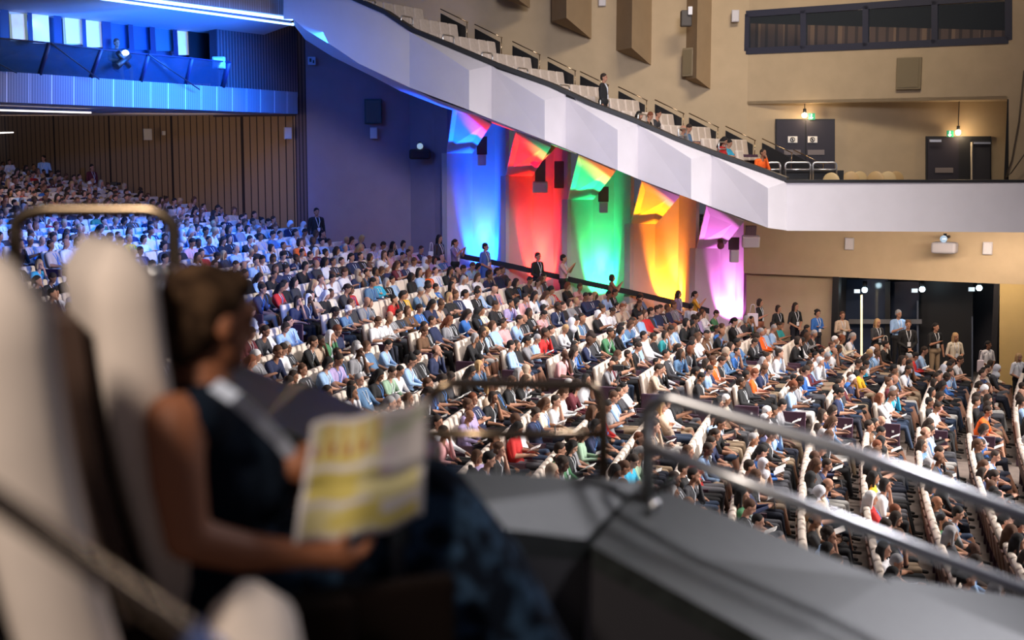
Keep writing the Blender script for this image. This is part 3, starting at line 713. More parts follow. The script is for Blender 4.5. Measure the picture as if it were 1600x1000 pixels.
# ochre chair backs peeping over the balcony edge
M_OCH = mat('ochre_chair_shell', (.55, .36, .16), .5)
M_OCHL = mat('light_ochre_chair_shell', (.62, .45, .22), .5)
BCH = [(1296, 'ochre chair back nearest the black screen on the balcony'), (1330, 'ochre chair back just right of the balcony screen, first of the cluster'), (1347, 'ochre chair back in the middle of the balcony cluster, left of the widest'), (1366, 'ochre chair back at the centre of the balcony cluster'), (1388, 'darker ochre chair back near the right of the balcony cluster'), (1404, 'rightmost ochre chair back of the balcony cluster')]
for i, (px, lb) in enumerate(BCH):
    Y = 38.4 + (i % 3) * .8; c = P(px, 268 if i else 270, Y); c.z = min(c.z, 99); e = empty('balcony_chair', (c.x, c.y, zf), rz=-.5 + .3 * (i % 3)); tag(e, lb, 'chair', 'ochre chairs on the flat balcony')
    h = c.z - zf
    MB().ball((0, .2, h - .25), (.25, .05, .26), 3).build('backrest', M_OCH if i % 2 else M_OCHL, e)
    MB().box((0, 0, .45), (.44, .44, .05), bev=.02).build('seat', M_OCH if i % 2 else M_OCHL, e)
    for sx in (-.18, .18):
        for sy in (-.18, .18): MB().tube([(sx, sy, .44), (sx * 1.15, sy * 1.15, 0)], .014, 6).build('leg', M_STEEL, e)
# cable hanging down the right edge of the tan wall
e = MB().tube([PR(1600, 110, -.08), PR(1592, 190, -.08), PR(1581, 250, -.08), PR(1571, 279, -.1), PR(1580, 270, -.3), PR(1605, 235, -.5)], .022, 6).build('cable', mat('brown_cable', (.12, .09, .06), .6)); tag(e, 'thin brown cable hanging down the tan wall at the right edge', 'cable')

# dark opening at the lower right: glass leaves, three lamps, a lit edge
e = empty('door_3'); struct(e)
def nich(x0, x1, y0, y1, m, name, off, th=.06):
    a, b, c, d = PR(x0, y1, off), PR(x1, y1, off), PR(x1, y0, off), PR(x0, y0, off); t = n_in * th
    return MB().hexa([a, b, b + t, a + t], [d, c, c + t, d + t]).build(name, m, e)
nich(1312, 1388, 436, 700, mat('slate_glass_leaf', (.03, .04, .07), .12), 'door_leaf', 1.6)
nich(1392, 1436, 440, 700, mat('slate_glass_leaf_dark', (.02, .026, .045), .12), 'door_leaf', 1.8)
nich(1436, 1520, 440, 720, M_BLACK, 'door_leaf', 2.0)
nich(1383, 1391, 440, 700, M_BLACK, 'door_frame', 1.5)
nich(1432.5, 1435, 470, 700, mat('dim_frame', (.09, .10, .13), .4), 'door_frame', 1.4)
nich(1518, 1520, 495, 700, mat('dim_frame', (.09, .10, .13), .4), 'door_frame', 1.4)
nich(1326, 1440, 499, 506, mat('dim_handrail', (.13, .12, .12), .4), 'push_bar', 1.3)
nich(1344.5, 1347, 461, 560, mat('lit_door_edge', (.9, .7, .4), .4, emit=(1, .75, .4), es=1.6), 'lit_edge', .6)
M_COOL = mat('cool_lamp_glow', (.8, .95, 1), .4, emit=(.65, .9, 1), es=22)
for (px, py, lb) in ((1351, 453, 'left of the three cool ceiling lamps inside the dark opening, above the lit door edge'), (1441, 452, 'middle one of the three cool ceiling lamps inside the dark opening'), (1530, 450, 'right of the three cool ceiling lamps inside the dark opening')):
    q = PR(px, py, .7); s = empty('ceiling_spotlight'); tag(s, lb, 'lamp')
    MB().ball(q, .09, 2).build('bulb', M_COOL, s); MB().tube([q + Vector((0, 0, .08)), q + Vector((0, 0, .28))], .07, 8).build('housing', M_BLACK, s)
    w = PR(px - 12, py + 2, .9); MB().box(w, (.18, .05, .12)).build('sign_plate', mat('dim_white_plate', (.4, .4, .42), .5, emit=(.8, .9, 1), es=.15 if px != 1351 else .5), s)
    lamp('opening_spot', 'SPOT', q - Vector((0, .1, .1)), q - Vector((0, .5, 3)), 55, (.75, .88, 1), .06, spot=110, blend=.8)

# ------------------------------------------------------------------ upper terrace seats, one row of six per step
def terrace_seat_parts():
    parts = []
    mb = MB(); mb.box((-.12, 0, .74), (.12, .5, .60), Euler((0, -.15, 0)).to_matrix(), bev=.05); parts.append(('backrest', mb, M_CREAM))
    mb = MB(); mb.box((.12, 0, .44), (.46, .48, .1), bev=.03); parts.append(('seat', mb, M_CREAM))
    mb = MB(); mb.box((-.05, 0, .2), (.12, .44, .4)); parts.append(('base', mb, M_PURPLE))
    for s in (-1, 1):
        mb = MB(); mb.box((.05, s * .26, .33), (.4, .04, .5), bev=.015); parts.append(('armrest', mb, M_PURPLE))
    return parts
ORD = ['zeroth', 'first', 'second', 'third', 'fourth', 'fifth', 'sixth', 'seventh', 'eighth', 'ninth', 'tenth', 'eleventh', 'twelfth', 'thirteenth', 'fourteenth', 'fifteenth', 'sixteenth', 'seventeenth', 'eighteenth', 'nineteenth', 'twentieth'] 
def ordn(n):
    if n <= 20: return ORD[n]
    tens = {2: 'twenty', 3: 'thirty', 4: 'forty', 5: 'fifty', 6: 'sixty'}
    t, u = divmod(n, 10)
    return tens[t] + '-' + ORD[u] if u else {3: 'thirtieth', 4: 'fortieth', 5: 'fiftieth', 6: 'sixtieth'}[t]
tproto = None
def copy_tree(o, parent=None):
    c = o.copy(); COL.objects.link(c); c.parent = parent
    for ch in list(o.children): copy_tree(ch, c)
    return c
face_ang = math.atan2(-.48, .877)
for k, s in enumerate(STEPS):
    for j in range(1 if k == 0 else 7):
        if tproto is None:
            tproto = empty('terrace_seat')
            for n, m_, mt in terrace_seat_parts(): m_.build(n, mt, tproto)
            o = tproto
        else: o = copy_tree(tproto)
        p = s + TDIR * (j * .56 - .15); o.location = p; o.rotation_euler = (0, 0, face_ang)
        tag(o, f'pale seat on the upper terrace, {ordn(j + 1)} in from the white parapet, {ordn(k + 1)} step up', 'seat', 'upper terrace seats')
    # silver guard loop near the parapet, and a sloping rail at the wall end
    if k:
        b = s - TDIR * .55 + TN * .42
        e = guard('guard_rail', [b, b + Vector((0, 0, .92)), b + TDIR * .62 + Vector((0, 0, .92)), b + TDIR * .62], .022, M_STEEL, f'small steel guard loop beside the {ordn(k + 1)} terrace step up', group='terrace guard loops',
              parts=[[b + Vector((0, 0, .72)), b + TDIR * .62 + Vector((0, 0, .72))]])
    q = s + TDIR * 4.0 + TN * .2
    e = empty('stair_rail'); tag(e, f'sloping bronze stair rail at the wall end of the {ordn(k + 1)} terrace step up', 'handrail', 'terrace stair rails')
    MB().tube([q + Vector((0, 0, 1.08)), q + TN * 1.0 + Vector((0, 0, .62))], .018, 6).build('rail', M_BRASS, e)
    MB().tube([q + TN * .97 + Vector((0, 0, .64)), q + TN * .97], .015, 6).build('post', M_BRASS, e)
    MB().hexa([q + TN * .0, q + TN * .9 - Vector((0, 0, .3)), q + TN * .9 - Vector((0, 0, .3)) + TDIR * .04, q + TDIR * .04], [q + Vector((0, 0, .95)), q + TN * .9 + Vector((0, 0, .5)), q + TN * .9 + Vector((0, 0, .5)) + TDIR * .04, q + Vector((0, 0, .95)) + TDIR * .04]).build('side_screen', M_BLACK, e)
# ------------------------------------------------------------------ people: bodies grown as one skin round a posed skeleton
def capsule_np(a, b, ra, rb, seg=12):
    mb = bmesh.new()
    a, b = Vector(a), Vector(b); t = (b - a); L = t.length
    if L < 1e-5: L = 1e-5; t = Vector((0, 0, 1))
    t = t.normalized(); q = t.to_track_quat('Z', 'Y').to_matrix()
    rings = []
    for k in range(1, 5): th = math.pi / 2 * k / 4; rings.append((-ra * math.cos(th), ra * math.sin(th)))
    for k in range(0, 4): th = math.pi / 2 * k / 4; rings.append((L + rb * math.sin(th), rb * math.cos(th)))
    vs = [[mb.verts.new(a + q @ Vector((r * math.cos(2 * math.pi * j / seg), r * math.sin(2 * math.pi * j / seg), h))) for j in range(seg)] for h, r in rings]
    p0 = mb.verts.new(a + q @ Vector((0, 0, -ra))); p1 = mb.verts.new(a + q @ Vector((0, 0, L + rb)))
    for x, y in zip(vs, vs[1:]):
        for j in range(seg): mb.faces.new((x[j], x[(j + 1) % seg], y[(j + 1) % seg], y[j]))
    for j in range(seg): mb.faces.new((p0, vs[0][(j + 1) % seg], vs[0][j])); mb.faces.new((p1, vs[-1][j], vs[-1][(j + 1) % seg]))
    return mb

class Body:
    """Collects capsules and ellipsoids with a material label, then skins them into one surface."""
    def __init__(s): s.pr = []
    def cap(s, a, b, ra, rb, lab): s.pr.append(('c', Vector(a), Vector(b), ra, rb, lab)); return s
    def ell(s, c, r, lab, R=None): s.pr.append(('e', Vector(c), Vector(r), R or Matrix.Identity(3), 0, lab)); return s
    def skin(s, name, voxel, nlab, ratio=None, smooth=2, dec_to=None, keep=True):
        bm = bmesh.new(); tmp = bpy.data.meshes.new('t')
        for p in s.pr:
            if p[0] == 'c':
                b = capsule_np(p[1], p[2], p[3], p[4])
            else:
                b = bmesh.new(); bmesh.ops.create_icosphere(b, subdivisions=3, radius=1, matrix=Matrix.Translation(p[1]) @ p[3].to_4x4() @ Matrix.Diagonal((*p[2], 1)))
            b.to_mesh(tmp); b.free(); bm.from_mesh(tmp)
        me = bpy.data.meshes.new('t2'); bm.to_mesh(me); bm.free()
        o = bpy.data.objects.new('t', me); COL.objects.link(o)
        m = o.modifiers.new('r', 'REMESH'); m.mode = 'VOXEL'; m.voxel_size = voxel; m.use_smooth_shade = True
        if smooth: m = o.modifiers.new('s', 'SMOOTH'); m.iterations = smooth; m.factor = .5
        if ratio: m = o.modifiers.new('d', 'DECIMATE'); m.ratio = ratio
        dg = bpy.context.evaluated_depsgraph_get(); dg.update()
        out = bpy.data.meshes.new_from_object(o.evaluated_get(dg)); out.name = name
        bpy.data.objects.remove(o); bpy.data.meshes.remove(me); bpy.data.meshes.remove(tmp)
        bm = bmesh.new(); bm.from_mesh(out)
        bmesh.ops.triangulate(bm, faces=bm.faces)
        bm.to_mesh(out); bm.free()
        n = len(out.polygons); c = np.empty(n * 3, 'f'); out.polygons.foreach_get('center', c); c = c.reshape(-1, 3).astype('d')
        best = np.full(n, 1e9); lab = np.zeros(n, 'i')
        for p in s.pr:
            if p[0] == 'c':
                a, b = np.array(p[1]), np.array(p[2]); ab = b - a; L2 = max(ab @ ab, 1e-9)
                t = np.clip(((c - a) @ ab) / L2, 0, 1); d = np.linalg.norm(c - (a + t[:, None] * ab), axis=1) - (p[3] + (p[4] - p[3]) * t)
            else:
                R = np.array(p[3]); q = (c - np.array(p[1])) @ R; r = np.array(p[2]); k = np.linalg.norm(q / r, axis=1); d = (k - 1) * r.min()
            m_ = d < best; best[m_] = d[m_]; lab[m_] = p[5]
        out.polygons.foreach_set('material_index', lab); out.polygons.foreach_set('use_smooth', np.ones(n, bool))
        return out

SK, TP, BT, SH, EY = 0, 1, 2, 3, 4
def head_prims(B, c, R, s=1.0, fine=False):
    """Skull, jaw, nose, ears and neck root for a head at c turned by R (local +x is the face)."""
    c = Vector(c)
    def L(x, y, z): return c + R @ (Vector((x, y, z)) * s)
    B.ell(c + R @ (Vector((-.01, 0, .025)) * s), Vector((.092, .074, .088)) * s, SK, R)
    B.ell(L(.018, 0, -.045), Vector((.066, .056, .072)) * s, SK, R)
    B.cap(L(.078, 0, .012), L(.096, 0, -.018), .011 * s, .016 * s, SK)
    B.ell(L(.066, 0, -.082), Vector((.022, .024, .018)) * s, SK, R)
    for y in (-.076, .076): B.ell(L(-.008, y, -.008), Vector((.018, .011, .03)) * s, SK, R)
def seated(pose, build=1.0, seed=0):
    rnd = random.Random(seed * 77 + 5); B = Body(); b = build
    lean = {'lean': .16, 'back': -.10, 'read': .04, 'phone': .0, 'rest': -.04, 'arms': -.07, 'chin': .12, 'cross': -.05, 'type': .10}[pose]
    pel = Vector((.02, 0, .53)); ch = Vector((-.05 + lean * .8, 0, .83)); nk = Vector((-.06 + lean * 1.25, 0, 1.04))
    yaw = rnd.uniform(-.45, .35); pit = {'read': .5, 'type': .5, 'phone': .35, 'lean': .25}.get(pose, rnd.uniform(-.05, .12))
    R = Matrix.Rotation(yaw, 3, 'Z') @ Matrix.Rotation(pit, 3, 'Y')
    hd = nk + Vector((.035, 0, .145)) + Vector((pit * .06, 0, -abs(pit) * .02))
    B.cap(pel, pel + Vector((-.02, 0, .10)), .145 * b, .135 * b, TP)
    for y in (-.06, .06): B.cap(pel + Vector((-.02, y, .1)), ch + Vector((0, y, .04)), .108 * b, .112 * b, TP)
    B.cap(ch + Vector((0, -.13 * b, .13)), ch + Vector((0, .13 * b, .13)), .07, .07, TP)
    B.cap(nk + Vector((-.01, 0, -.06)), nk + Vector((.02, 0, .06)), .055, .048, SK)
    head_prims(B, hd, R)
    spread = rnd.uniform(.09, .16)
    for sd in (-1, 1):
        kn = Vector((.47, sd * spread, .54)); an = Vector((.50 + rnd.uniform(-.08, .12), sd * spread * .9, .10))
        if pose == 'cross' and sd == 1: kn = Vector((.46, -.02, .64)); an = Vector((.66, -.12, .30))
        B.cap(pel + Vector((0, sd * .085, -.01)), kn, .088 * b, .062 * b, BT)
        B.cap(kn, an, .06 * b, .038, BT if seed % 3 else SK)
        B.cap(an + Vector((-.02, 0, -.05)), an + Vector((.15, sd * .02, -.065)), .036, .03, SH)
        shd = ch + Vector((-.0, sd * .185 * b, .125))
        el = Vector((.02 + lean * .5, sd * .25, .72)); hn = Vector((.27, sd * .05, .67))
        if pose == 'phone' or pose == 'type': el = Vector((.08 + lean * .5, sd * .22, .76)); hn = Vector((.33, sd * .05, .86 if pose == 'phone' else .70))
        if pose == 'read': el = Vector((.04, sd * .25, .73)); hn = Vector((.32, sd * .12, .74))
        if pose == 'arms': el = Vector((.03, sd * .24, .78)); hn = Vector((.13, -sd * .10, .84 + sd * .02))
        if pose == 'chin' and sd == 1: el = Vector((.25, .12, .72)); hn = hd + Vector((.08, .04, -.13))
        if pose == 'back': el = Vector((.0, sd * .28, .72)); hn = Vector((.28, sd * .22, .64))
        if pose == 'lean': el = Vector((.22, sd * .20, .66)); hn = Vector((.42, sd * .03, .62))
        B.cap(shd, el, .058 * b, .046 * b, TP)
        sleeve = seed % 2
        mid = el.lerp(hn, .55); B.cap(el, mid, .044 * b, .036 * b, TP if sleeve else SK); B.cap(mid, hn, .036, .026, TP if sleeve else SK)
        d = (hn - mid).normalized(); B.cap(hn, hn + d * .06 + Vector((0, 0, -.01)), .03, .026, SK)
        for k, l in ((-.022, .055), (-.007, .065), (.008, .062), (.022, .05)): B.cap(hn + d * .05 + Vector((0, k, 0)), hn + d * (.06 + l) + Vector((0, k * 1.2, -.022)), .011, .009, SK)
        B.cap(hn + d * .02, hn + d * .05 + Vector((.01, -sd * .04, .015)), .013, .010, SK)
    return B, hd, R, ch, lean
def standing(pose, build=1.0, seed=0, skirt=False):
    rnd = random.Random(seed); B = Body(); b = build
    pel = Vector((0, 0, .95)); ch = Vector((-.01, 0, 1.28)); nk = Vector((-.01, 0, 1.47))
    R = Matrix.Rotation(rnd.uniform(-.25, .25), 3, 'Z') @ Matrix.Rotation(.05, 3, 'Y'); hd = nk + Vector((.03, 0, .15))
    B.cap(pel + Vector((0, -.06, 0)), pel + Vector((0, .06, 0)), .125 * b, .125 * b, BT)
    for y in (-.055, .055): B.cap(pel + Vector((0, y, .09)), ch + Vector((0, y, .04)), .098 * b, .11 * b, TP)
    B.cap(ch + Vector((0, -.13 * b, .13)), ch + Vector((0, .13 * b, .13)), .068, .068, TP)
    B.cap(nk + Vector((-.01, 0, -.06)), nk + Vector((.02, 0, .06)), .055, .048, SK)
    head_prims(B, hd, R)
    for sd in (-1, 1):
        kn = Vector((.02, sd * .10, .50)); an = Vector((-.01 + rnd.uniform(-.05, .05), sd * .11, .09))
        B.cap(pel + Vector((0, sd * .08, -.03)), kn, .09 * b, .062 * b, BT); B.cap(kn, an, .058 * b, .04, SK if skirt else BT)
        B.cap(an + Vector((-.03, 0, -.045)), an + Vector((.14, sd * .02, -.058)), .036, .03, SH)
        shd = ch + Vector((0, sd * .185 * b, .12))
        el = Vector((-.02, sd * .26, 1.12)); hn = Vector((.04, sd * .27, .87))
        if pose == 'clasp': el = Vector((.0, sd * .25, 1.12)); hn = Vector((.19, sd * .03, .97))
        if pose == 'arms': el = Vector((.03, sd * .25, 1.13)); hn = Vector((.16, -sd * .11, 1.19 + .02 * sd))
        if pose == 'photo': el = Vector((.16, sd * .22, 1.2)); hn = Vector((.32, sd * .06, 1.42))
        if pose == 'hold' and sd == -1: el = Vector((.06, -.24, 1.12)); hn = Vector((.24, -.08, 1.22))
        B.cap(shd, el, .056 * b, .044 * b, TP); mid = el.lerp(hn, .5)
        sl = seed % 2
        B.cap(el, mid, .042 * b, .036 * b, TP if sl else SK); B.cap(mid, hn, .035, .026, TP if sl else SK)
        d = (hn - mid).normalized(); B.cap(hn, hn + d * .06, .028, .026, SK)
        for k, l in ((-.022, .055), (-.007, .065), (.008, .062), (.022, .05)): B.cap(hn + d * .05 + Vector((0, k, 0)), hn + d * (.06 + l) + Vector((.01, k * 1.1, 0)), .011, .009, SK)
        B.cap(hn + d * .02, hn + d * .05 + Vector((.015, -sd * .03, .015)), .013, .010, SK)
    if skirt:
        B.cap(pel, Vector((0, 0, .48)), .14, .20, BT)
    return B, hd, R, ch, 0
def add_face(me, hd, R):
    """Eyes, brows and mouth set into the head."""
    bm = bmesh.new(); bm.from_mesh(me)
    for (x, y, z, r) in ((.078, -.031, .008, (.010, .013, .007)), (.078, .031, .008, (.010, .013, .007)), (.076, 0, -.062, (.009, .024, .006)), (.083, -.031, .028, (.006, .018, .004)), (.083, .031, .028, (.006, .018, .004))):
        res = bmesh.ops.create_icosphere(bm, subdivisions=1, radius=1, matrix=Matrix.Translation(hd + R @ Vector((x, y, z))) @ R.to_4x4() @ Matrix.Diagonal((*r, 1)))
        for f in {f for v in res['verts'] for f in v.link_faces}: f.material_index = EY
    bmesh.ops.triangulate(bm, faces=bm.faces); bm.to_mesh(me); bm.free()

HAIRS = {}
def hair_mesh(kind, ratio, fine=.016):
    B = Body()
    B.ell((-.022, 0, .045), (.095, .083, .088), 0)
    if kind == 'short': B.ell((-.05, 0, .0), (.066, .076, .08), 0)
    if kind == 'cropped': B.pr[0] = ('e', Vector((-.02, 0, .036)), Vector((.094, .080, .085)), Matrix.Identity(3), 0, 0); B.ell((-.05, 0, .0), (.058, .072, .06), 0)
    if kind == 'bob':
        B.ell((-.05, 0, -.02), (.07, .088, .11), 0)
        for y in (-.07, .07): B.cap((-.0, y, .04), (.0, y * 1.1, -.09), .026, .024, 0)
    if kind == 'long':
        B.ell((-.05, 0, -.02), (.068, .086, .12), 0)
        for y in (-.07, .07): B.cap((-.0, y, .04), (-.0, y * 1.15, -.17), .027, .022, 0)
        B.cap((-.08, 0, -.02), (-.10, 0, -.24), .066, .05, 0)
    if kind == 'tied': B.ell((-.05, 0, .0), (.062, .078, .085), 0); B.cap((-.11, 0, .04), (-.14, 0, -.12), .036, .018, 0)
    if kind == 'bun': B.ell((-.05, 0, .0), (.062, .078, .085), 0); B.ell((-.10, 0, .11), (.042, .042, .04), 0)
    if kind == 'balding':
        B = Body(); B.ell((-.05, 0, -.01), (.066, .081, .052), 0)
    if kind == 'scarf':
        B.ell((-.03, 0, .0), (.10, .094, .13), 0); B.cap((-.02, 0, -.10), (.0, 0, -.17), .09, .12, 0)
        B.ell((-.02, 0, .04), (.10, .09, .09), 0)
    if kind == 'curly':
        rr = random.Random(3)
        for k in range(26):
            v = Vector((rr.uniform(-1, .25), rr.uniform(-1, 1), rr.uniform(-.5, 1))).normalized(); B.ell(Vector((-.025, 0, .03)) + Vector((v.x * .09, v.y * .085, v.z * .09)), (.034, .034, .034), 0)
    return B.skin('hair', fine, 1, ratio, 1)
HK = ['short', 'cropped', 'bob', 'long', 'tied', 'bun', 'balding', 'scarf', 'curly']
for k in HK: HAIRS[k] = (hair_mesh(k, .6, .014), hair_mesh(k, .28, .018))

POSES = ['rest', 'phone', 'read', 'cross', 'back', 'arms', 'lean', 'chin', 'type']
TEMPL = []
for i, pz in enumerate(POSES * 2):
    B, hd, R, ch, lean = seated(pz, 1.0 if i % 2 else 1.1, i)
    hi = B.skin('person', .0135, 5, .38, 1); add_face(hi, hd, R)
    lo = B.skin('person', .02, 5, .32, 1)
    # lanyard ribbon with badge, lying on the chest
    mb = MB(); f = .125
    def chest(y, z): return Vector((-.05 + lean * (z - .53) * 2.2 + f * (1.1 if i % 2 == 0 else 1.0) - abs(y) * .3, y, z))
    bb = 1.0 if i % 2 else 1.1; chx = -.05 + lean * .8; nkx = -.06 + lean * 1.25
    def chest(y, z): return Vector((chx * (z - .63) / .24 + .114 * bb + .006, y, z))
    for sd in (-1, 1): mb.tube([Vector((nkx + .01, sd * .062, 1.02)), Vector((chx + .078, sd * .056, .975)), Vector((chx + .116 * bb, sd * .045, .90)), chest(sd * .02, .80), chest(0, .76)], .008, 4)
    mb.box(chest(0, .715) + Vector((.008, 0, 0)), (.010, .075, .10))
    ly = mb.build('lanyard', None); lm = ly.data; bpy.data.objects.remove(ly)
    TEMPL.append(dict(pose=pz, hi=hi, lo=lo, hd=hd, R=R, lan=lm))

def simple(n, c, r=.85): return mat(n, c, r)
TOPS = [('white', (.72, .71, .74)), ('pale blue', (.30, .46, .72)), ('navy', (.014, .022, .07)), ('black', (.010, .010, .012)), ('charcoal', (.035, .035, .042)), ('grey', (.22, .22, .24)),
        ('beige', (.48, .36, .27)), ('pink', (.62, .32, .33)), ('cream', (.66, .58, .46)), ('blue', (.03, .13, .42)), ('denim', (.09, .18, .32)), ('red', (.5, .02, .02)), ('orange', (.8, .12, .01)),
        ('yellow', (.75, .42, .02)), ('teal', (.02, .26, .28)), ('green', (.06, .2, .09)), ('sage', (.28, .42, .3)), ('burgundy', (.11, .014, .024)), ('brown', (.12, .06, .03)), ('lilac', (.40, .32, .56)), ('turquoise', (.03, .35, .55))]
TW = [17, 9, 16, 32, 14, 6, 6, 3, 3, 2.5, 5, 1.6, .7, .5, .5, 1.0, .8, 2.5, 2.5, 1.2, .5]
BOTS = [('black trousers', (.009, .009, .011)), ('navy trousers', (.010, .013, .028)), ('beige trousers', (.36, .26, .17)), ('grey trousers', (.10, .10, .115)), ('jeans', (.028, .048, .095)), ('white trousers', (.52, .5, .48))]
BW = [11, 6, 3, 4, 5, 1.5]
SKINS = [('pale', (.50, .27, .19)), ('light', (.42, .21, .135)), ('tan', (.32, .15, .085)), ('brown', (.2, .09, .05)), ('dark', (.09, .04, .024))]
SW = [6, 8, 4, 2, 1]
HAIRC = [('black', (.008, .006, .006)), ('dark brown', (.025, .014, .009)), ('brown', (.08, .035, .017)), ('blonde', (.42, .26, .12)), ('grey', (.32, .31, .32)), ('white', (.68, .67, .68)), ('auburn', (.17, .05, .02))]
HW = [9, 11, 5, 1.5, 2, .8, .9]
def cm(prefix, lst): return {n: simple(prefix + ' ' + n.replace(' trousers', ''), c) for n, c in lst}
MT, MBm, MS, MH = cm('cloth', TOPS), cm('trousers', BOTS), cm('skin', SKINS), cm('hair', HAIRC)
M_SHOE = simple('shoe leather', (.02, .015, .013)); M_EYE = simple('dark eye', (.02, .01, .01)); M_LAN = simple('lanyard white', (.7, .72, .78)); M_LANB = simple('lanyard blue', (.1, .25, .6))
MHS = {n: simple('scarf ' + n, c) for n, c in (('black', (.01, .01, .012)), ('white', (.6, .6, .66)), ('beige', (.4, .3, .22)))}

def make_person(me, hair, hairmat, hd, R, top, bot, skin, label, loc, rz, sc=1.0, group=None, lan=None, lanmat=None, cat='person', shoes=None):
    o = bpy.data.objects.new('person', me); COL.objects.link(o)
    if not me.materials:
        for _ in range(5): me.materials.append(M_EYE)
    for i, m in enumerate((skin, top, bot, shoes or M_SHOE, M_EYE)): o.material_slots[i].link = 'OBJECT'; o.material_slots[i].material = m
    o.location = loc; o.rotation_euler = (0, 0, rz); o.scale = (sc, sc, sc); tag(o, label, cat, group)
    if hair is not None:
        if not hair.materials: hair.materials.append(M_EYE)
        h = bpy.data.objects.new('hair', hair); COL.objects.link(h); h.parent = o; h.matrix_local = Matrix.Translation(hd) @ R.to_4x4()
        h.material_slots[0].link = 'OBJECT'; h.material_slots[0].material = hairmat
    if lan is not None:
        if not lan.materials: lan.materials.append(M_EYE)
        h = bpy.data.objects.new('lanyard', lan); COL.objects.link(h); h.parent = o
        h.material_slots[0].link = 'OBJECT'; h.material_slots[0].material = lanmat or M_LAN
    return o

# ------------------------------------------------------------------ auditorium seats
def seat_parts():
    out = []
    mb = MB(); mb.box((-.17, 0, .76), (.11, .50, .62), Euler((0, -.17, 0)).to_matrix(), bev=.045); out.append(('backrest', mb, M_CREAM))
    mb = MB(); mb.box((-.242, 0, .70), (.035, .40, .50), Euler((0, -.17, 0)).to_matrix(), bev=.012); out.append(('back_panel', mb, M_BROWN))
    mb = MB(); mb.box((.12, 0, .41), (.46, .46, .11), bev=.035); out.append(('seat_cushion', mb, M_CREAM))
    for s in (-1, 1):
        mb = MB(); mb.box((.06, s * .262, .40), (.42, .03, .40), bev=.012); mb.box((-.06, s * .262, .1), (.16, .03, .22)); out.append(('armrest', mb, M_PURPLE))
    return out
_sp = seat_parts()
seat0 = empty('auditorium_seat')
for n, m_, mt in _sp: m_.build(n, mt, seat0)
SEATCH = [(c.data, c.name.split('.')[0]) for c in seat0.children]
mb = MB(); mb.box((.10, 0, .33), (.56, .05, .62), bev=.02); _e = mb.build('end_panel', M_PURPLE); END_ME = _e.data; bpy.data.objects.remove(_e)
mb = MB(); mb.box((.22, -.03, .46), (.05, .01, .05)); _e = mb.build('number_plate', M_PAPER); PLATE_ME = _e.data; bpy.data.objects.remove(_e)

# far wall line the rows stop short of
WALLP = [XY(-60, 250, 70), XY(14, 250, 61), XY(462, 250, 46.3), XY(641, 250, 46.8), XY(699, 250, 45.6), XY(790, 250, 45.2), XY(986, 250, 44.4), XY(1160, 250, 43.7), XY(1300, 250, RW(1300)), XY(1640, 250, RW(1640))]
def wall_y(x): return float(np.interp(x, [p[0] for p in WALLP], [p[1] for p in WALLP]))
def aisle(x):
    return float(np.interp(x, [-14, -6, -3, 8, 12], [32.9, 31.3, 30.4, 30.0, 29.8]))
FGP = [(0, 430), (60, 400), (240, 395), (262, 450), (290, 445), (400, 450), (410, 600), (440, 615), (560, 660), (675, 665), (680, 740), (1000, 775), (1045, 800), (1243, 865), (1384, 925), (1600, 965)]
def fg_y(px): return float(np.interp(px, [p[0] for p in FGP], [p[1] for p in FGP])) + 25
rng = random.Random(11)
spots = []
for i in range(1, NROW):
    R = R0 + i * ROWP; z = row_z(i)
    # far block runs from the aisle to the wall, near block from the aisle towards our side
    for blk, sg in (('far', 1), ('near', -1)):
        # starting angle
        th = math.asin((aisle(CEN.x - R) + (.9 if sg > 0 else -1.5) - CEN.y) / R)
        x0 = CEN.x - R * math.cos(th); th = math.asin((aisle(x0) + (.9 if sg > 0 else -1.5) - CEN.y) / R)
        j = 0
        while True:
            th += 0 if j == 0 else sg * .56 / R
            x, y = CEN.x - R * math.cos(th), CEN.y + R * math.sin(th)
            if blk == 'far' and y > wall_y(x) - (2.1 if x > -6.5 else .9): break
            if y < 9: break
            px, py = project((x, y, z + 1.1))
            vis = -25 < px < 1625 and py < fg_y(min(max(px, 0), 1600)) and py > 0
            if -260 < px < 1800 and 0 < py < 1060:
                spots.append(dict(vis=vis, row=i, j=j, blk=blk, x=x, y=y, z=z, th=th, px=px, py=py, d=math.hypot(x, y)))
            j += 1
            if j > 90: break
print('SPOTS', len(spots))
spots.sort(key=lambda s: s['d'])
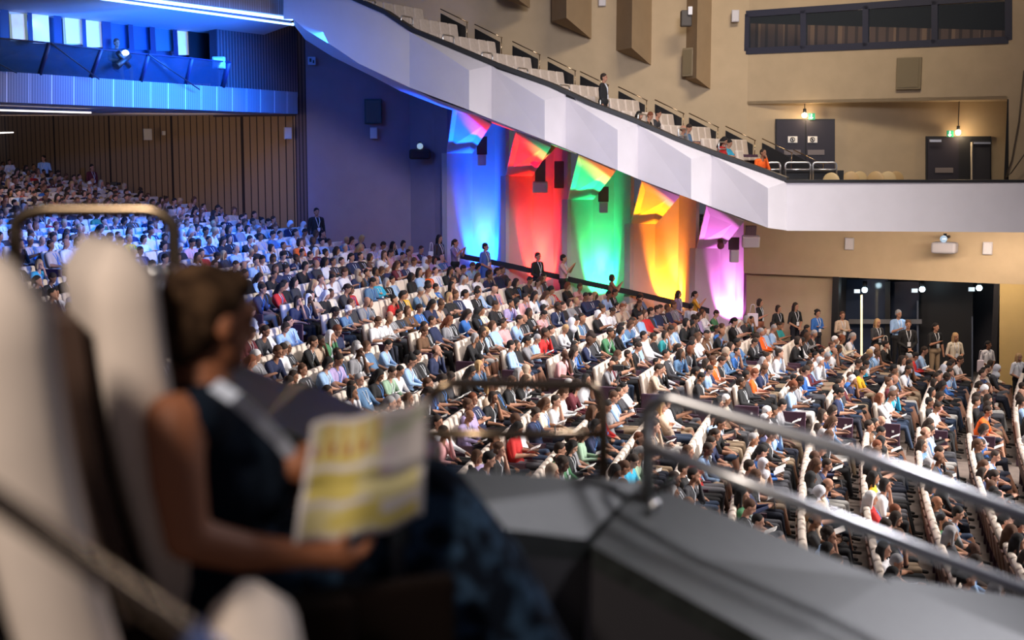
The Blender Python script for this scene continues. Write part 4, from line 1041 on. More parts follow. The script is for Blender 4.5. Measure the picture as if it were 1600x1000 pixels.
# special people: pixel of the torso, top colour, hair, pose
SPEC = [(1163, 598, 'orange', 'short', 'auburn', 'read'), (1335, 598, 'yellow', 'short', 'dark brown', 'lean'), (600, 470, 'turquoise', 'balding', 'grey', 'arms'), (640, 478, 'yellow', 'short', 'dark brown', 'rest'),
        (553, 465, 'red', 'bob', 'black', 'rest'), (672, 438, 'orange', 'bob', 'auburn', 'rest'), (862, 462, 'red', 'short', 'dark brown', 'arms'), (1345, 665, 'navy', 'balding', 'grey', 'read'), (1505, 690, 'blue', 'bob', 'dark brown', 'read'),
        (905, 580, 'blue', 'short', 'dark brown', 'read'), (942, 570, 'burgundy', 'bob', 'dark brown', 'read'), (1095, 585, 'pale blue', 'short', 'dark brown', 'read'), (790, 690, 'red', 'long', 'black', 'read'), (905, 705, 'sage', 'long', 'brown', 'read'),
        (840, 560, 'pale blue', 'short', 'grey', 'read'), (765, 565, 'pale blue', 'bob', 'blonde', 'read'), (540, 528, 'navy', 'tied', 'auburn', 'read'), (960, 510, 'white', 'short', 'dark brown', 'read'), (1122, 625, 'cream', 'short', 'white', 'rest'),
        (1222, 640, 'pale blue', 'tied', 'auburn', 'read'), (1270, 655, 'grey', 'bob', 'dark brown', 'read'), (1500, 560, 'white', 'short', 'dark brown', 'lean'), (720, 650, 'lilac', 'short', 'brown', 'rest'), (875, 640, 'white', 'tied', 'brown', 'read'),
        (1110, 450 + 130, 'orange', 'short', 'brown', 'rest'), (1580, 745, 'pink', 'tied', 'brown', 'rest'), (1425, 570, 'red', 'short', 'black', 'read'), (1245, 825, 'beige', 'long', 'blonde', 'read'), (930, 705 - 50, 'red', 'short', 'brown', 'rest')]
for s in spots: s['spec'] = None
for sp in SPEC:
    b = min((s for s in spots if s['spec'] is None and s['vis']), key=lambda s: math.hypot(project((s['x'], s['y'], s['z'] + .8))[0] - sp[0], project((s['x'], s['y'], s['z'] + .8))[1] - sp[1]))
    b['spec'] = sp
hands = {'rest': 'hands in lap', 'phone': 'raising a phone', 'read': 'reading', 'cross': 'legs crossed', 'back': 'sitting back', 'arms': 'arms folded', 'lean': 'leaning forward', 'chin': 'hand at chin', 'type': 'head down'}
hw = {'short': 'short', 'cropped': 'cropped', 'bob': 'bobbed', 'long': 'long', 'tied': 'tied', 'bun': 'bunned', 'balding': 'thinning', 'scarf': 'scarfed', 'curly': 'curly'}
frow = {b: min(s['row'] for s in spots if s['blk'] == b and s['vis']) for b in ('far', 'near')}
LOW = dict(v=[], f=[], m=[]); LOWS = dict(v=[], f=[], m=[])
ALLM = []
def mid(m):
    if m not in ALLM: ALLM.append(m)
    return ALLM.index(m)
_cache = {}
def arrays(me):
    if me.name not in _cache:
        n = len(me.vertices); v = np.empty(n * 3, 'f'); me.vertices.foreach_get('co', v)
        bm = bmesh.new(); bm.from_mesh(me); bmesh.ops.triangulate(bm, faces=bm.faces)
        f = np.array([[l.index for l in p.verts] for p in bm.faces], 'i'); mi = np.array([p.material_index for p in bm.faces], 'i'); bm.free()
        _cache[me.name] = (v.reshape(-1, 3), f, mi)
    return _cache[me.name]
def push(acc, me, M, mats):
    v, f, mi = arrays(me); off = sum(len(x) for x in acc['v']) if 'n' not in acc else acc['n']
    A = np.array(M); acc['v'].append(v @ A[:3, :3].T + A[:3, 3]); acc['f'].append(f + off); acc['n'] = off + len(v)
    lut = np.array([mid(m) for m in mats], 'i'); acc['m'].append(lut[np.minimum(mi, len(mats) - 1)])
def flush(acc, name, smooth=True):
    v = np.concatenate(acc['v']).astype('f'); f = np.concatenate(acc['f']).astype('i'); m = np.concatenate(acc['m']).astype('i')
    me = bpy.data.meshes.new(name); me.vertices.add(len(v)); me.vertices.foreach_set('co', v.ravel())
    me.loops.add(len(f) * 3); me.loops.foreach_set('vertex_index', f.ravel()); me.polygons.add(len(f))
    me.polygons.foreach_set('loop_start', np.arange(0, len(f) * 3, 3, dtype='i')); 
    for x in ALLM: me.materials.append(x)
    me.polygons.foreach_set('material_index', m); me.polygons.foreach_set('use_smooth', np.full(len(f), smooth)); me.update(calc_edges=True); me.validate()
    o = bpy.data.objects.new(name, me); COL.objects.link(o); return o
NIND = 300; npers = nseat = 0; booklets = []
first_seat = True
for s in spots:
    i = max(1, s['row'] - frow[s['blk']] + 1); where = f"{ordn(s['j'] + 1)} seat from the aisle, {ordn(i)} row back, {s['blk']} block"
    rz = -s['th']          # facing the stage
    loc = Vector((s['x'], s['y'], s['z']))
    occupied = rng.random() < (.94 if s['blk'] == 'far' else .93) or s['spec']
    ind = nseat < NIND and s['vis']
    M0 = Matrix.Translation(loc) @ Matrix.Rotation(rz, 4, 'Z')
    if ind:
        nseat += 1
        if first_seat: o = seat0; first_seat = False
        else: o = copy_tree(seat0)
        o.location = loc; o.rotation_euler = (0, 0, rz)
        tag(o, f"cream seat {'under a sitter' if occupied else 'left empty'}, {where}", 'seat', 'cream auditorium seats')
        if s['j'] == 0:
            sg = -1 if s['blk'] == 'far' else 1
            e = bpy.data.objects.new('end_panel', END_ME); COL.objects.link(e); e.parent = o; e.location = (0, sg * .31, 0)
            e2 = bpy.data.objects.new('number_plate', PLATE_ME); COL.objects.link(e2); e2.parent = e
    else:
        for me_, nm in SEATCH: push(LOWS, me_, M0, [me_.materials[0]])
        if s['j'] == 0: push(LOWS, END_ME, M0 @ Matrix.Translation((0, -.31 if s['blk'] == 'far' else .31, 0)), [M_PURPLE])
    if not occupied: continue
    t = rng.randrange(len(TEMPL)); top = rng.choices(TOPS, TW)[0][0]; hk = rng.choices(HK, [9, 6, 5, 7, 4, 1.5, 2.5, .7, 1.2])[0]; hc = rng.choices(HAIRC, HW)[0][0]
    if s['spec']:
        _, _, top, hk, hc, pz = s['spec']; t = [k for k, T_ in enumerate(TEMPL) if T_['pose'] == pz][rng.randrange(2)]
    if hk == 'balding' and hc in ('auburn', 'blonde'): hc = 'grey'
    T_ = TEMPL[t]; bot = rng.choices(BOTS, BW)[0][0]; sk = rng.choices(SKINS, SW)[0][0]; sc = rng.uniform(.94, 1.05)
    if hk == 'scarf': hc = rng.choice(['black', 'white', 'beige']); hm = MHS[hc]
    else: hm = MH[hc]
    pl = loc + Vector((math.cos(rz), math.sin(rz), 0)) * rng.uniform(-.01, .03) + Vector((0, 0, -.02)); ang = rz + rng.uniform(-.22, .14)
    haslan = rng.random() < .6; lm = M_LANB if rng.random() < .25 else M_LAN
    if (npers < NIND and s['vis']) or s['spec']:
        npers += 1
        hairw = f"{hc} scarf" if hk == 'scarf' else f"{hw[hk]} {hc} hair"
        lab = f"person in {top}, {hairw}, {ordn(s['j'] + 1)} from aisle in {ordn(i)} {s['blk']}-block row"
        make_person(T_['hi'], HAIRS[hk][0], hm, T_['hd'], T_['R'], MT[top], MBm[bot], MS[sk], lab, pl, ang, sc, 'seated audience', T_['lan'] if haslan else None, lm)
        if T_['pose'] in ('read', 'type', 'phone') and len(booklets) < 130: booklets.append((pl, ang, sc, T_['pose'], top, hairw, i, s['j'], s['blk']))
    else:
        M = Matrix.Translation(pl) @ Matrix.Rotation(ang, 4, 'Z') @ Matrix.Scale(sc, 4)
        push(LOW, T_['lo'], M, [MS[sk], MT[top], MBm[bot], M_SHOE, M_EYE])
        push(LOW, HAIRS[hk][1], M @ Matrix.Translation(T_['hd']) @ T_['R'].to_4x4(), [hm])
        if haslan: push(LOW, T_['lan'], M, [lm])
if LOW['v']: tag(flush(LOW, 'seated_audience'), 'distant seated audience filling the rear and far rows of the stalls', 'audience', kind='stuff')
if LOWS['v']: tag(flush(LOWS, 'stalls_seating', False), 'cream seating of the rear and far rows of the stalls', 'seats', kind='stuff')
# things held: booklets, sheets, phones
mb = MB(); mb.hexa([(0, -.15, 0), (.2, -.15, .02), (.2, 0, .0), (0, 0, -.02)], [(0, -.15, .008), (.2, -.15, .028), (.2, 0, .008), (0, 0, -.012)]); mb.hexa([(0, 0, -.02), (.2, 0, .0), (.2, .15, .02), (0, .15, .0)], [(0, 0, -.012), (.2, 0, .008), (.2, .15, .028), (0, .15, .008)])
_b = mb.build('programme_booklet', M_PAPER); bk_me = _b.data; bpy.data.objects.remove(_b)
mb = MB(); mb.box((0, 0, 0), (.012, .075, .15), bev=.004); _b = mb.build('phone', M_BLACK); ph_me = _b.data; bpy.data.objects.remove(_b)
for (pl, ang, sc, pose, top, hairw, i, j, blk) in booklets:
    ph = pose == 'phone'
    o = bpy.data.objects.new('phone' if ph else 'programme_booklet', ph_me if ph else bk_me); COL.objects.link(o)
    Mx = Matrix.Translation(pl) @ Matrix.Rotation(ang, 4, 'Z') @ Matrix.Scale(sc, 4)
    o.location = Mx @ Vector((.42, 0, .90) if ph else ((.26, 0, .80) if pose == 'read' else (.28, 0, .66))); o.rotation_euler = (0, -.2 if ph else -.35, ang)
    tag(o, (f'dark phone held by the person in {top}' if ph else f'open white booklet of person in {top}') + f', {ordn(j + 1)} from aisle in {ordn(i)} {blk}-block row', 'phone' if ph else 'booklet', 'phones held up' if ph else 'booklets being read')

# ------------------------------------------------------------------ people standing or sitting apart from the stalls
SB = {}
for key, (pz, bd, sd, skt) in {'clasp': ('clasp', 1.05, 1, False), 'down': ('down', 1.08, 1, False), 'arms': ('arms', 1.0, 1, False), 'photo': ('photo', 1.0, 0, False), 'hold': ('hold', 1.0, 0, False), 'dress': ('clasp', .95, 2, True), 'dressup': ('photo', .95, 4, True), 'clasp2': ('clasp', .95, 2, False)}.items():
    B, hd, R, ch, _ = standing(pz, bd, sd, skt); me = B.skin('person', .0125, 5, .4, 1); add_face(me, hd, R)
    mb = MB()
    for s_ in (-1, 1): mb.tube([Vector((.05, s_ * .06, 1.46)), Vector((.115, s_ * .05, 1.34)), Vector((.125, 0, 1.16))], .011, 4)
    mb.box((.135, 0, 1.09), (.012, .09, .12)); l = mb.build('lanyard', None); lm = l.data; bpy.data.objects.remove(l)
    SB[key] = (me, hd, R, lm)
MT.update({'blue dress': simple('blue dress', (.06, .13, .42)), 'brown print': simple('brown print', (.25, .09, .05)), 'mustard': simple('mustard', (.55, .27, .02)), 'mauve': simple('mauve', (.2, .15, .25)), 'white top': MT['white'], 'rust': simple('rust', (.5, .12, .03))})
MBm.update({'blue dress': MT['blue dress'], 'brown print': MT['brown print'], 'mustard': MT['mustard'], 'mauve': MT['mauve'], 'grey dress': simple('grey dress', (.35, .3, .34)), 'dark skirt': simple('dark skirt', (.012, .012, .02))})
def stand(px, pyh, Y, key, top, bot, hk, hc, label, face=0.0, sk='light', lan=True, h=None):
    """Stand a person so the crown falls at the pixel; the floor is looked up below."""
    q = P(px, pyh, Y); z = stand_z(q.x, q.y)
    me, hd, R, lm = SB[key]; H = 1.735; sc = max(.86, min(1.1, (q.z - z) / H))
    return make_person(me, HAIRS[hk][0] if hk else None, MH.get(hc), hd, R, MT[top], MBm[bot], MS[sk], label, (q.x, q.y, z), face, sc, None, lm if lan else None)
S_ = math.pi
stand(15, 254, 57, 'clasp2', 'white', 'grey trousers', 'short', 'black', 'person in white standing by the dark end wall under the booth', -1.2)
stand(68, 243, 56.0, 'down', 'pale blue', 'navy trousers', 'short', 'black', 'man in pale blue shirt standing before the wood slats under the booth', -1.7)
stand(143, 257, 54.5, 'clasp', 'burgundy', 'black trousers', 'short', 'black', 'person in dark red standing against the wood slats left of the tripod', -.5)
stand(494, 319, 44.6, 'down', 'black', 'navy trousers', 'short', 'black', 'man in dark jacket standing by the slatted pier at the end of the wall', -.9)
stand(686, 367, 43.6, 'clasp', 'charcoal', 'dark skirt', 'long', 'black', 'woman in dark clothes standing left of the blue bay with a white bag', -.5)
stand(711, 374, 43.4, 'photo', 'mauve', 'black trousers', 'tied', 'dark brown', 'woman in mauve standing at the left edge of the blue-lit bay', -.5)
stand(758, 380, 43.4, 'dress', 'blue dress', 'blue dress', 'short', 'black', 'woman in a blue dress standing before the blue-lit bay', -.6)
stand(840, 389, 43.4, 'clasp', 'black', 'black trousers', 'short', 'dark brown', 'tall man in a black suit standing before the red-lit bay', -.7)
stand(880, 398, 43.2, 'photo', 'pink', 'black trousers', 'short', 'black', 'person in pale pink shirt raising hands between the red and green bays', -.3)
stand(956, 429, 42.8, 'dressup', 'brown print', 'brown print', 'bob', 'black', 'woman in a brown print dress standing before the green-lit bay', .1)
stand(1060, 454, 42.0, 'dress', 'mauve', 'mauve', 'long', 'dark brown', 'woman in a grey-mauve dress with a dark bag by the orange-lit bay', -.6)
stand(1086, 455, 42.0, 'dressup', 'mustard', 'mustard', 'tied', 'black', 'woman in a mustard yellow dress by the orange-lit bay', -.2)
stand(1080, 488, 41.0, 'down', 'white', 'grey trousers', 'short', 'black', 'man in a white shirt seen from behind below the orange-lit bay', .9, h=1)
stand(1187, 467, 41.9, 'hold', 'black', 'brown print', 'bob', 'dark brown', 'woman in black top with a white tote bag left of the wall line-up', -.6)
stand(1216, 477, 41.9, 'clasp2', 'black', 'black trousers', 'bob', 'dark brown', 'short person in all black standing second in the wall line-up', -1.0)
stand(1243, 473, 41.7, 'clasp2', 'black', 'dark skirt', 'long', 'dark brown', 'woman in black with clasped hands standing third in the wall line-up', -1.1)
stand(1277, 484, 41.4, 'arms', 'blue', 'dark skirt', 'curly', 'black', 'woman in bright blue jacket standing against the tan wall', -1.0)
stand(1316, 487, 41.3, 'arms', 'beige', 'black trousers', 'short', 'brown', 'person in camouflage beige with folded arms at the edge of the dark opening', -1.2)
stand(1371, 498, 40.6, 'hold', 'charcoal', 'black trousers', 'long', 'blonde', 'woman in dark cardigan with a white tote bag in the dark opening', -1.1)
stand(1404, 481, 41.6, 'hold', 'pale blue', 'black trousers', 'short', 'grey', 'tall man in pale blue shirt with dark shoulder straps in the opening', -1.3)
stand(1419, 497, 40.0, 'clasp', 'black', 'black trousers', 'short', 'brown', 'man in black tee shirt with white lanyard in the dark opening', -1.5)
stand(1462, 505, 40.0, 'hold', 'black', 'beige trousers', 'tied', 'black', 'woman in black top and beige trousers in the dark opening', -1.2)
stand(1493, 520, 39.2, 'dress', 'cream', 'dark skirt', 'long', 'blonde', 'blonde woman in a cream blouse and long dark skirt in the opening', -1.4)
stand(1544, 533, 38.9, 'dress', 'white', 'grey dress', 'tied', 'black', 'woman in white and grey dress at the right side of the opening', -1.2, sk='brown')
stand(1592, 552, 37.6, 'clasp2', 'white', 'black trousers', 'long', 'blonde', 'woman in white top and black trousers at the right edge', -1.3)
def tote(px, py, Y, w, h, label, m=None):
    c = P(px, py, Y); e = empty('tote_bag', c); tag(e, label, 'bag')
    MB().box((0, 0, 0), (w, .07, h), bev=.03).build('bag_body', m or M_PAPER, e)
    MB().tube(rounded([(-w * .3, 0, h * .45), (-w * .15, 0, h * .5 + .28), (w * .15, 0, h * .5 + .28), (w * .3, 0, h * .45)], .1), .011, 5).build('strap', m or M_PAPER, e)
tote(1176, 500, 41.5, .34, .42, 'white tote bag with faint print hanging from the arm of the woman in black', mat('lilac_white_canvas', (.72, .64, .74), .8))
tote(1383, 549, 40.1, .30, .38, 'off-white tote bag hanging at the side of the woman in dark cardigan', mat('cream_canvas', (.62, .58, .52), .8))
tote(674, 400, 43.4, .2, .3, 'pale bag carried by the dark-dressed woman left of the blue bay')
tote(1532, 572, 38.7, .2, .36, 'pale folder-like bag held by the woman in the grey dress', mat('pink_white_canvas', (.7, .6, .66), .8))
tote(1051, 492, 41.9, .26, .24, 'dark handbag beside the woman in the grey-mauve dress', M_DGREY)
# tripod with a camera on it, and one by the slats
def tripod(px, py, Y, label, zf=None, s=1.0):
    q = P(px, py, Y); z = stand_z(q.x, q.y) if zf is None else zf; e = empty('camera_tripod', (q.x, q.y, z)); tag(e, label, 'tripod'); h = (q.z - z)
    for k in range(3):
        a = k * 2.094 + .4; MB().tube([(0, 0, h * .8), (.32 * math.cos(a), .32 * math.sin(a), 0)], .02, 6).build('leg', M_BLACK, e)
    MB().tube([(0, 0, h * .7), (0, 0, h * .9)], .025, 6).build('column', M_BLACK, e)
    MB().box((0, 0, h * .94), (.26, .12, .14), bev=.02).tube([(.12, 0, h * .94), (.26, 0, h * .94)], .05, 8).build('camera_body', M_BLACK, e)
tripod(178, 284, 53, 'black camera tripod standing against the wood slats under the booth')
tripod(966, 570, 30.9, 'black video camera tripod standing in the aisle among the stalls')

# upper terrace people
TB = {}
def tperson(px, pyh, Y, t, top, bot, hk, hc, label, sk='light', face=face_ang - 1.57 + 1.57, seat=True, zfix=None, lan=False):
    q = P(px, pyh, Y); T_ = TEMPL[t]
    return make_person(T_['hi'], HAIRS[hk][0], MH[hc], T_['hd'], T_['R'], MT[top], MBm[bot], MS[sk], label, (q.x, q.y, q.z - 1.24), face, 1.0, None, T_['lan'] if lan else None)
fc = math.atan2(-.48, .877)
tperson(1003, 177, 39.7, 0, 'black', 'black trousers', 'long', 'black', 'person with long black hair sitting by the parapet, left of a trio', face=fc)
tperson(1010, 178, 40.6, 8, 'black', 'black trousers', 'short', 'auburn', 'person with reddish hair in the middle of the seated trio on the terrace', face=fc)
tperson(1020, 175, 41.4, 6, 'charcoal', 'black trousers', 'short', 'black', 'dark-haired person leaning forward at the far side of the terrace trio', face=fc)
tperson(1062, 199, 39.5, 7, 'grey', 'navy trousers', 'balding', 'brown', 'balding man seated by the parapet, nearer of a pair on the terrace', face=fc)
tperson(1074, 197, 40.3, 2, 'denim', 'grey trousers', 'short', 'dark brown', 'dark-haired man in blue seated behind the balding man on the terrace', face=fc)
tperson(1129, 217, 39.3, 2, 'red', 'black trousers', 'long', 'black', 'woman with long black hair in bright red seated by the parapet', face=fc)
tperson(1140, 221, 40.2, 1, 'turquoise', 'black trousers', 'short', 'black', 'person in turquoise seated beyond the woman in red on the terrace', face=fc)
tperson(1188, 236, 38.6, 7, 'orange', 'black trousers', 'cropped', 'dark brown', 'man in an orange top with hand at chin, lowest on the terrace', sk='tan', face=fc - .5)
me, hd, R, lm = SB['down']; q = P(943, 115, 39.2)
make_person(me, HAIRS['short'][0], MH['dark brown'], hd, R, MT['black'], MBm['black trousers'], MS['light'], 'man in a dark suit standing on the upper terrace behind the parapet', (q.x, q.y, q.z - 1.735 * 1.02), -.3, 1.02, None, lm)
q = fpx(184, 60, 1.0)
make_person(TEMPL[0]['hi'], HAIRS['short'][0], MH['brown'], TEMPL[0]['hd'], TEMPL[0]['R'], MT['charcoal'], MBm['black trousers'], MS['tan'], 'operator sitting at a desk in the blue-lit control booth', (q.x, q.y, q.z - 1.30), -.9, 1.0, None, None)
e = empty('equipment_box', fpx(342, 98, -.2)); tag(e, 'small white equipment box at the right end of the booth glass', 'box')
MB().box((0, 0, 0), (.36, .2, .34), bev=.03).build('casing', mat('pale_blue_box', (.4, .55, .8), .5), e); MB().box((0, -.11, 0), (.26, .02, .24)).build('front_panel', M_PAPER, e)
# ------------------------------------------------------------------ the near terrace: seats, ledge, guard rails, reader
NB = Vector((math.sin(math.radians(66)), math.cos(math.radians(66)), 0))     # the way the near seats face
NS_ = Vector((NB.y, -NB.x, 0))                                                # to their right-hand side
NF = ZC - 1.52
# floor steps under the near seats
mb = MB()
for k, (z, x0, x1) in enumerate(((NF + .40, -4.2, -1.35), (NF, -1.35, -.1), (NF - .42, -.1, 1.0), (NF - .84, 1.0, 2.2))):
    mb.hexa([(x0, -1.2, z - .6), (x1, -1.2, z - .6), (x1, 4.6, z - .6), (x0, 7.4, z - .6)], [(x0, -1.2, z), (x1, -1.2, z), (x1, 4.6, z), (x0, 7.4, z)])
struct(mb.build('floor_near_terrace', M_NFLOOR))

M_DBROWN = mat('dark_brown_armrest', (.008, .005, .004), .95, spec=.05)
M_NBROWN = mat('near_brown_back_shell', (.06, .03, .018), .6)
def near_seat(loc, yaw, label, H=1.0, name='near_terrace_seat'):
    e = empty(name, loc, yaw); tag(e, label, 'seat', 'high-backed seats on the near terrace')
    # backrest: tall padded slab, rounded shoulders, slightly bowed
    bm = bmesh.new(); n = 14; rings = []
    for k in range(n + 1):
        t = k / n; z = .40 + (H - .40) * t
        xc = -.20 - .15 * t - .03 * math.sin(t * math.pi)
        w = .27 * (1 if t < .9 else math.sqrt(max(0.0, 1 - ((t - .9) / .11) ** 2)) * .3 + .7)
        d = .075 * (1 if t < .91 else math.sqrt(max(.08, 1 - ((t - .91) / .096) ** 2)))
        rings.append([bm.verts.new((xc + d * math.copysign(abs(math.cos(a)) ** .5, math.cos(a)), w * math.copysign(abs(math.sin(a)) ** .5, math.sin(a)), z)) for a in np.linspace(0, 2 * math.pi, 28, endpoint=False)])
    for a, b in zip(rings, rings[1:]):
        for j in range(28): bm.faces.new((a[j], a[(j + 1) % 28], b[(j + 1) % 28], b[j]))
    bm.faces.new(rings[0][::-1]); bm.faces.new(rings[-1])
    m_ = MB(); m_.bm.free(); m_.bm = bm; m_.build('backrest', M_CREAM, e, smooth=True)
    m_ = MB()
    for k in range(5):
        t0, t1 = k / 5, (k + 1) / 5; z0, z1 = .36 + (H - .50) * t0, .36 + (H - .50) * t1
        x0, x1 = -.285 - .15 * t0 - .03 * math.sin(t0 * 3), -.285 - .15 * t1 - .03 * math.sin(t1 * 3)
        m_.hexa([(x0 - .03, -.245, z0), (x0 + .01, -.245, z0), (x0 + .01, .245, z0), (x0 - .03, .245, z0)], [(x1 - .03, -.245, z1), (x1 + .01, -.245, z1), (x1 + .01, .245, z1), (x1 - .03, .245, z1)])
    m_.build('back_panel', M_NBROWN, e)
    m_ = MB(); m_.box((.03, 0, .40), (.40, .50, .12), bev=.04); m_.build('seat_cushion', M_CREAM, e)
    for s in (-1, 1):
        m_ = MB(); m_.box((.06, s * .29, .34), (.48, .045, .36), bev=.02); m_.build('armrest', M_DBROWN, e)
    m_ = MB(); m_.box((-.02, 0, .18), (.16, .40, .36)); m_.build('base', M_PURPLE, e)
    return e
NY = math.atan2(NB.y, NB.x)
def place_seat(px, py, Y, H, label, yaw=NY):
    """Place so that the top of the backrest falls at the pixel."""
    q = P(px, py, Y); d = Vector((math.cos(yaw), math.sin(yaw), 0))
    near_seat((q.x + d.x * .35, q.y + d.y * .35, q.z - H), yaw, label, H)
place_seat(163, 374, 2.75, 1.22, 'tall cream seat in which the short-haired reader sits')
place_seat(-22, 398, 2.0, 1.22, 'tall cream seat closest to the left edge, beside the reader\'s seat')
place_seat(392, 975, 2.0, .95, 'cream seat whose rounded top rises at the bottom edge, below the reader\'s elbow', math.radians(12))

# bronze handrail crossing the bottom left corner
g = guard('stair_handrail', [P(-120, 705, 1.30), P(0, 785, 1.33), P(150, 890, 1.37), P(300, 992, 1.42), P(360, 1040, 1.44)], .0135, M_BRASS, 'bronze handrail slanting down across the bottom left corner', 'handrail')
MB().tube([P(296, 988, 1.415), P(380, 1060, 1.45)], .0155, 10).build('rail_blue_reflection', mat('blue_reflection_steel', (.25, .35, .75), .25, .8), g)  # blue reflection on the rail's end put into the steel's colour
# guard loop behind the seats
Y = 3.9
g = guard('guard_rail', [P(24, 500, Y), P(24, 342, Y), P(60, 328, Y), P(240, 328, Y), P(270, 345, Y), P(277, 480, Y), P(277, 640, Y)], .021, M_BRASS, 'inverted-U bronze guard rail rising behind the two tall cream seats', rad=.09)
MB().tube([P(243, 428, 3.4), P(243, 640, 3.4)], .018, 10).build('post', M_STEEL, g)
MB().tube([P(243, 428, 3.4), P(282, 422, 3.9)], .018, 10).build('cross_rail', M_BRASS, g)
MB().ball(P(243, 426, 3.4), .026, 2).build('post_highlight', M_STEEL, g)  # ball added as the bright highlight at the post top
# the ledge of the near parapet: four saw-tooth lengths
def ledge(outer, inner, label, depth=1.0, name='parapet_ledge', th=.06):
    """outer, inner: lists of (px, py, Y)."""
    O = [P(*p) for p in outer]; I = [P(*p) for p in inner]
    for i in range(len(O) - 1):
        m_ = MB(); d = Vector((0, 0, -th)); m_.hexa([I[i] + d, I[i + 1] + d, O[i + 1] + d, O[i] + d], [I[i], I[i + 1], O[i + 1], O[i]]); o = m_.build('trim_' + name, M_LEATHER); struct(o)
        m_ = MB(); D = Vector((0, 0, -depth)); n = (O[i] - I[i]).normalized() * .12; n.z = 0
        m_.hexa([I[i] + D, I[i + 1] + D, I[i + 1] + D + n, I[i] + D + n], [I[i] + d, I[i + 1] + d, I[i + 1] + d + n, I[i] + d + n])
        struct(m_.build('wall_near_parapet', M_DARK))
        m_ = MB(); m_.hexa([O[i] + D, O[i + 1] + D, O[i + 1] + D - n, O[i] + D - n], [O[i] + d, O[i + 1] + d, O[i + 1] + d - n, O[i] + d - n])
        struct(m_.build('wall_near_parapet', M_WHITE))
ledge([(640, 728, 3.05), (1005, 752, 4.0)], [(610, 805, 2.75), (915, 842, 3.38)], 'a')
ledge([(1005, 752, 4.0), (1384, 905, 3.95)], [(925, 852, 3.36), (1215, 1012, 3.08)], 'b')
ledge([(1384, 905, 3.95), (1640, 1010, 3.9)], [(1215, 1012, 3.08), (1500, 1180, 2.9)], 'c')
ledge([(1384, 900, 4.0), (1700, 950, 5.2)], [(1420, 930, 3.95), (1700, 1075, 4.1)], 'd')
ledge([(355, 560, 4.3), (452, 600, 4.6)], [(330, 620, 3.7), (412, 655, 3.9)], 'e', .7)
ledge([(452, 600, 4.6), (482, 600, 5.0), (690, 690, 5.0)], [(412, 655, 3.9), (430, 665, 3.9), (640, 760, 3.7)], 'f', .7)
# guard loops standing on the ledge
guard('guard_rail', [P(610, 720, 3.9), P(650, 655, 3.85), P(690, 598, 3.8), P(930, 602, 3.95), P(943, 640, 3.95), P(943, 775, 3.95)], .017, M_BRASS, 'U-shaped steel guard rail on the ledge right beside the held leaflet', parts=[[P(660, 678, 3.83), P(941, 679, 3.95)]], rad=.05)
g = guard('guard_rail', [P(1012, 800, 3.85), P(1012, 640, 3.85), P(1035, 618, 3.8), P(1320, 703, 3.65), P(1640, 822, 3.5)], .021, M_STEEL, 'long twin-bar steel guard rail sloping down along the black ledge', rad=.06)
MB().tube([P(1012, 697, 3.8), P(1180, 760, 3.68), P(1640, 938, 3.45)], .019, 10).build('lower_rail', M_STEEL, g)
m_ = MB(); m_.tube(rounded([P(895, 768, 3.75), P(880, 785, 3.7), P(915, 800, 3.7), P(950, 800, 3.8), P(1000, 775, 3.85), P(1060, 752, 3.85)], .04), .014, 8)
o = m_.build('bent_bracket', M_BLACK); tag(o, 'bent black bracket at the foot of the two guard rails on the ledge', 'bracket')
for (px, py, Yb, lb) in ((963, 775, 3.8, 'round steel ball added as a highlight on the ledge left of the black bracket end'), (1022, 789, 3.75, 'round steel ball added as a highlight at the foot of the long twin-bar guard rail')):
    o = MB().ball(P(px, py, Yb), .019, 2).build('rail_highlight', M_STEEL); tag(o, lb, 'highlight ball')  # steel balls stand in for blurred highlights by the rails

# ------------------------------------------------------------------ the reader
Yh = 2.72
HD = P(333, 503, Yh)
R = Matrix.Rotation(math.radians(40) , 3, 'Z') @ Matrix.Rotation(.12, 3, 'Y')
B = Body(); hs = .93
def Lh(x, y, z): return HD + R @ (Vector((x, y, z)) * hs)
head_prims(B, HD, R, hs)
B.ell(Lh(.060, 0, .03), Vector((.035, .05, .03)), 0, R)
B.cap(Lh(.094, .0, -.018), Lh(.100, 0, -.022), .013, .012, 0)
for y in (-.012, .012): B.cap(Lh(.082, y, -.050), Lh(.082, y * .5, -.052), .009, .009, 0)
B.cap(Lh(.078, 0, -.064), Lh(.074, 0, -.07), .011, .010, 0)
nk = P(318, 615, 2.70); shl = P(272, 660, 2.50); shr = P(385, 668, 2.98); ch = P(320, 740, 2.74); hip = P(300, 905, 2.74)
B.cap(HD + Vector((-.03, -.0, -.06)), nk + Vector((0, 0, -.02)), .056, .062, 0)
B.cap(shl + Vector((.03, .03, .0)), shr + Vector((-.03, -.03, .0)), .060, .060, 1)
B.cap(nk + Vector((0, 0, -.04)), P(320, 700, 2.72), .085, .12, 1)
for f in (-.07, .07):
    off = Vector((-NB.y, NB.x, 0)) * f
    B.cap(ch + off, hip + off, .125, .135, 1)
    B.cap(ch + off * 1.2 + NB * .075 + Vector((0, 0, .03)), ch + off * 1.2 + NB * .085 + Vector((0, 0, -.02)), .075, .08, 1)
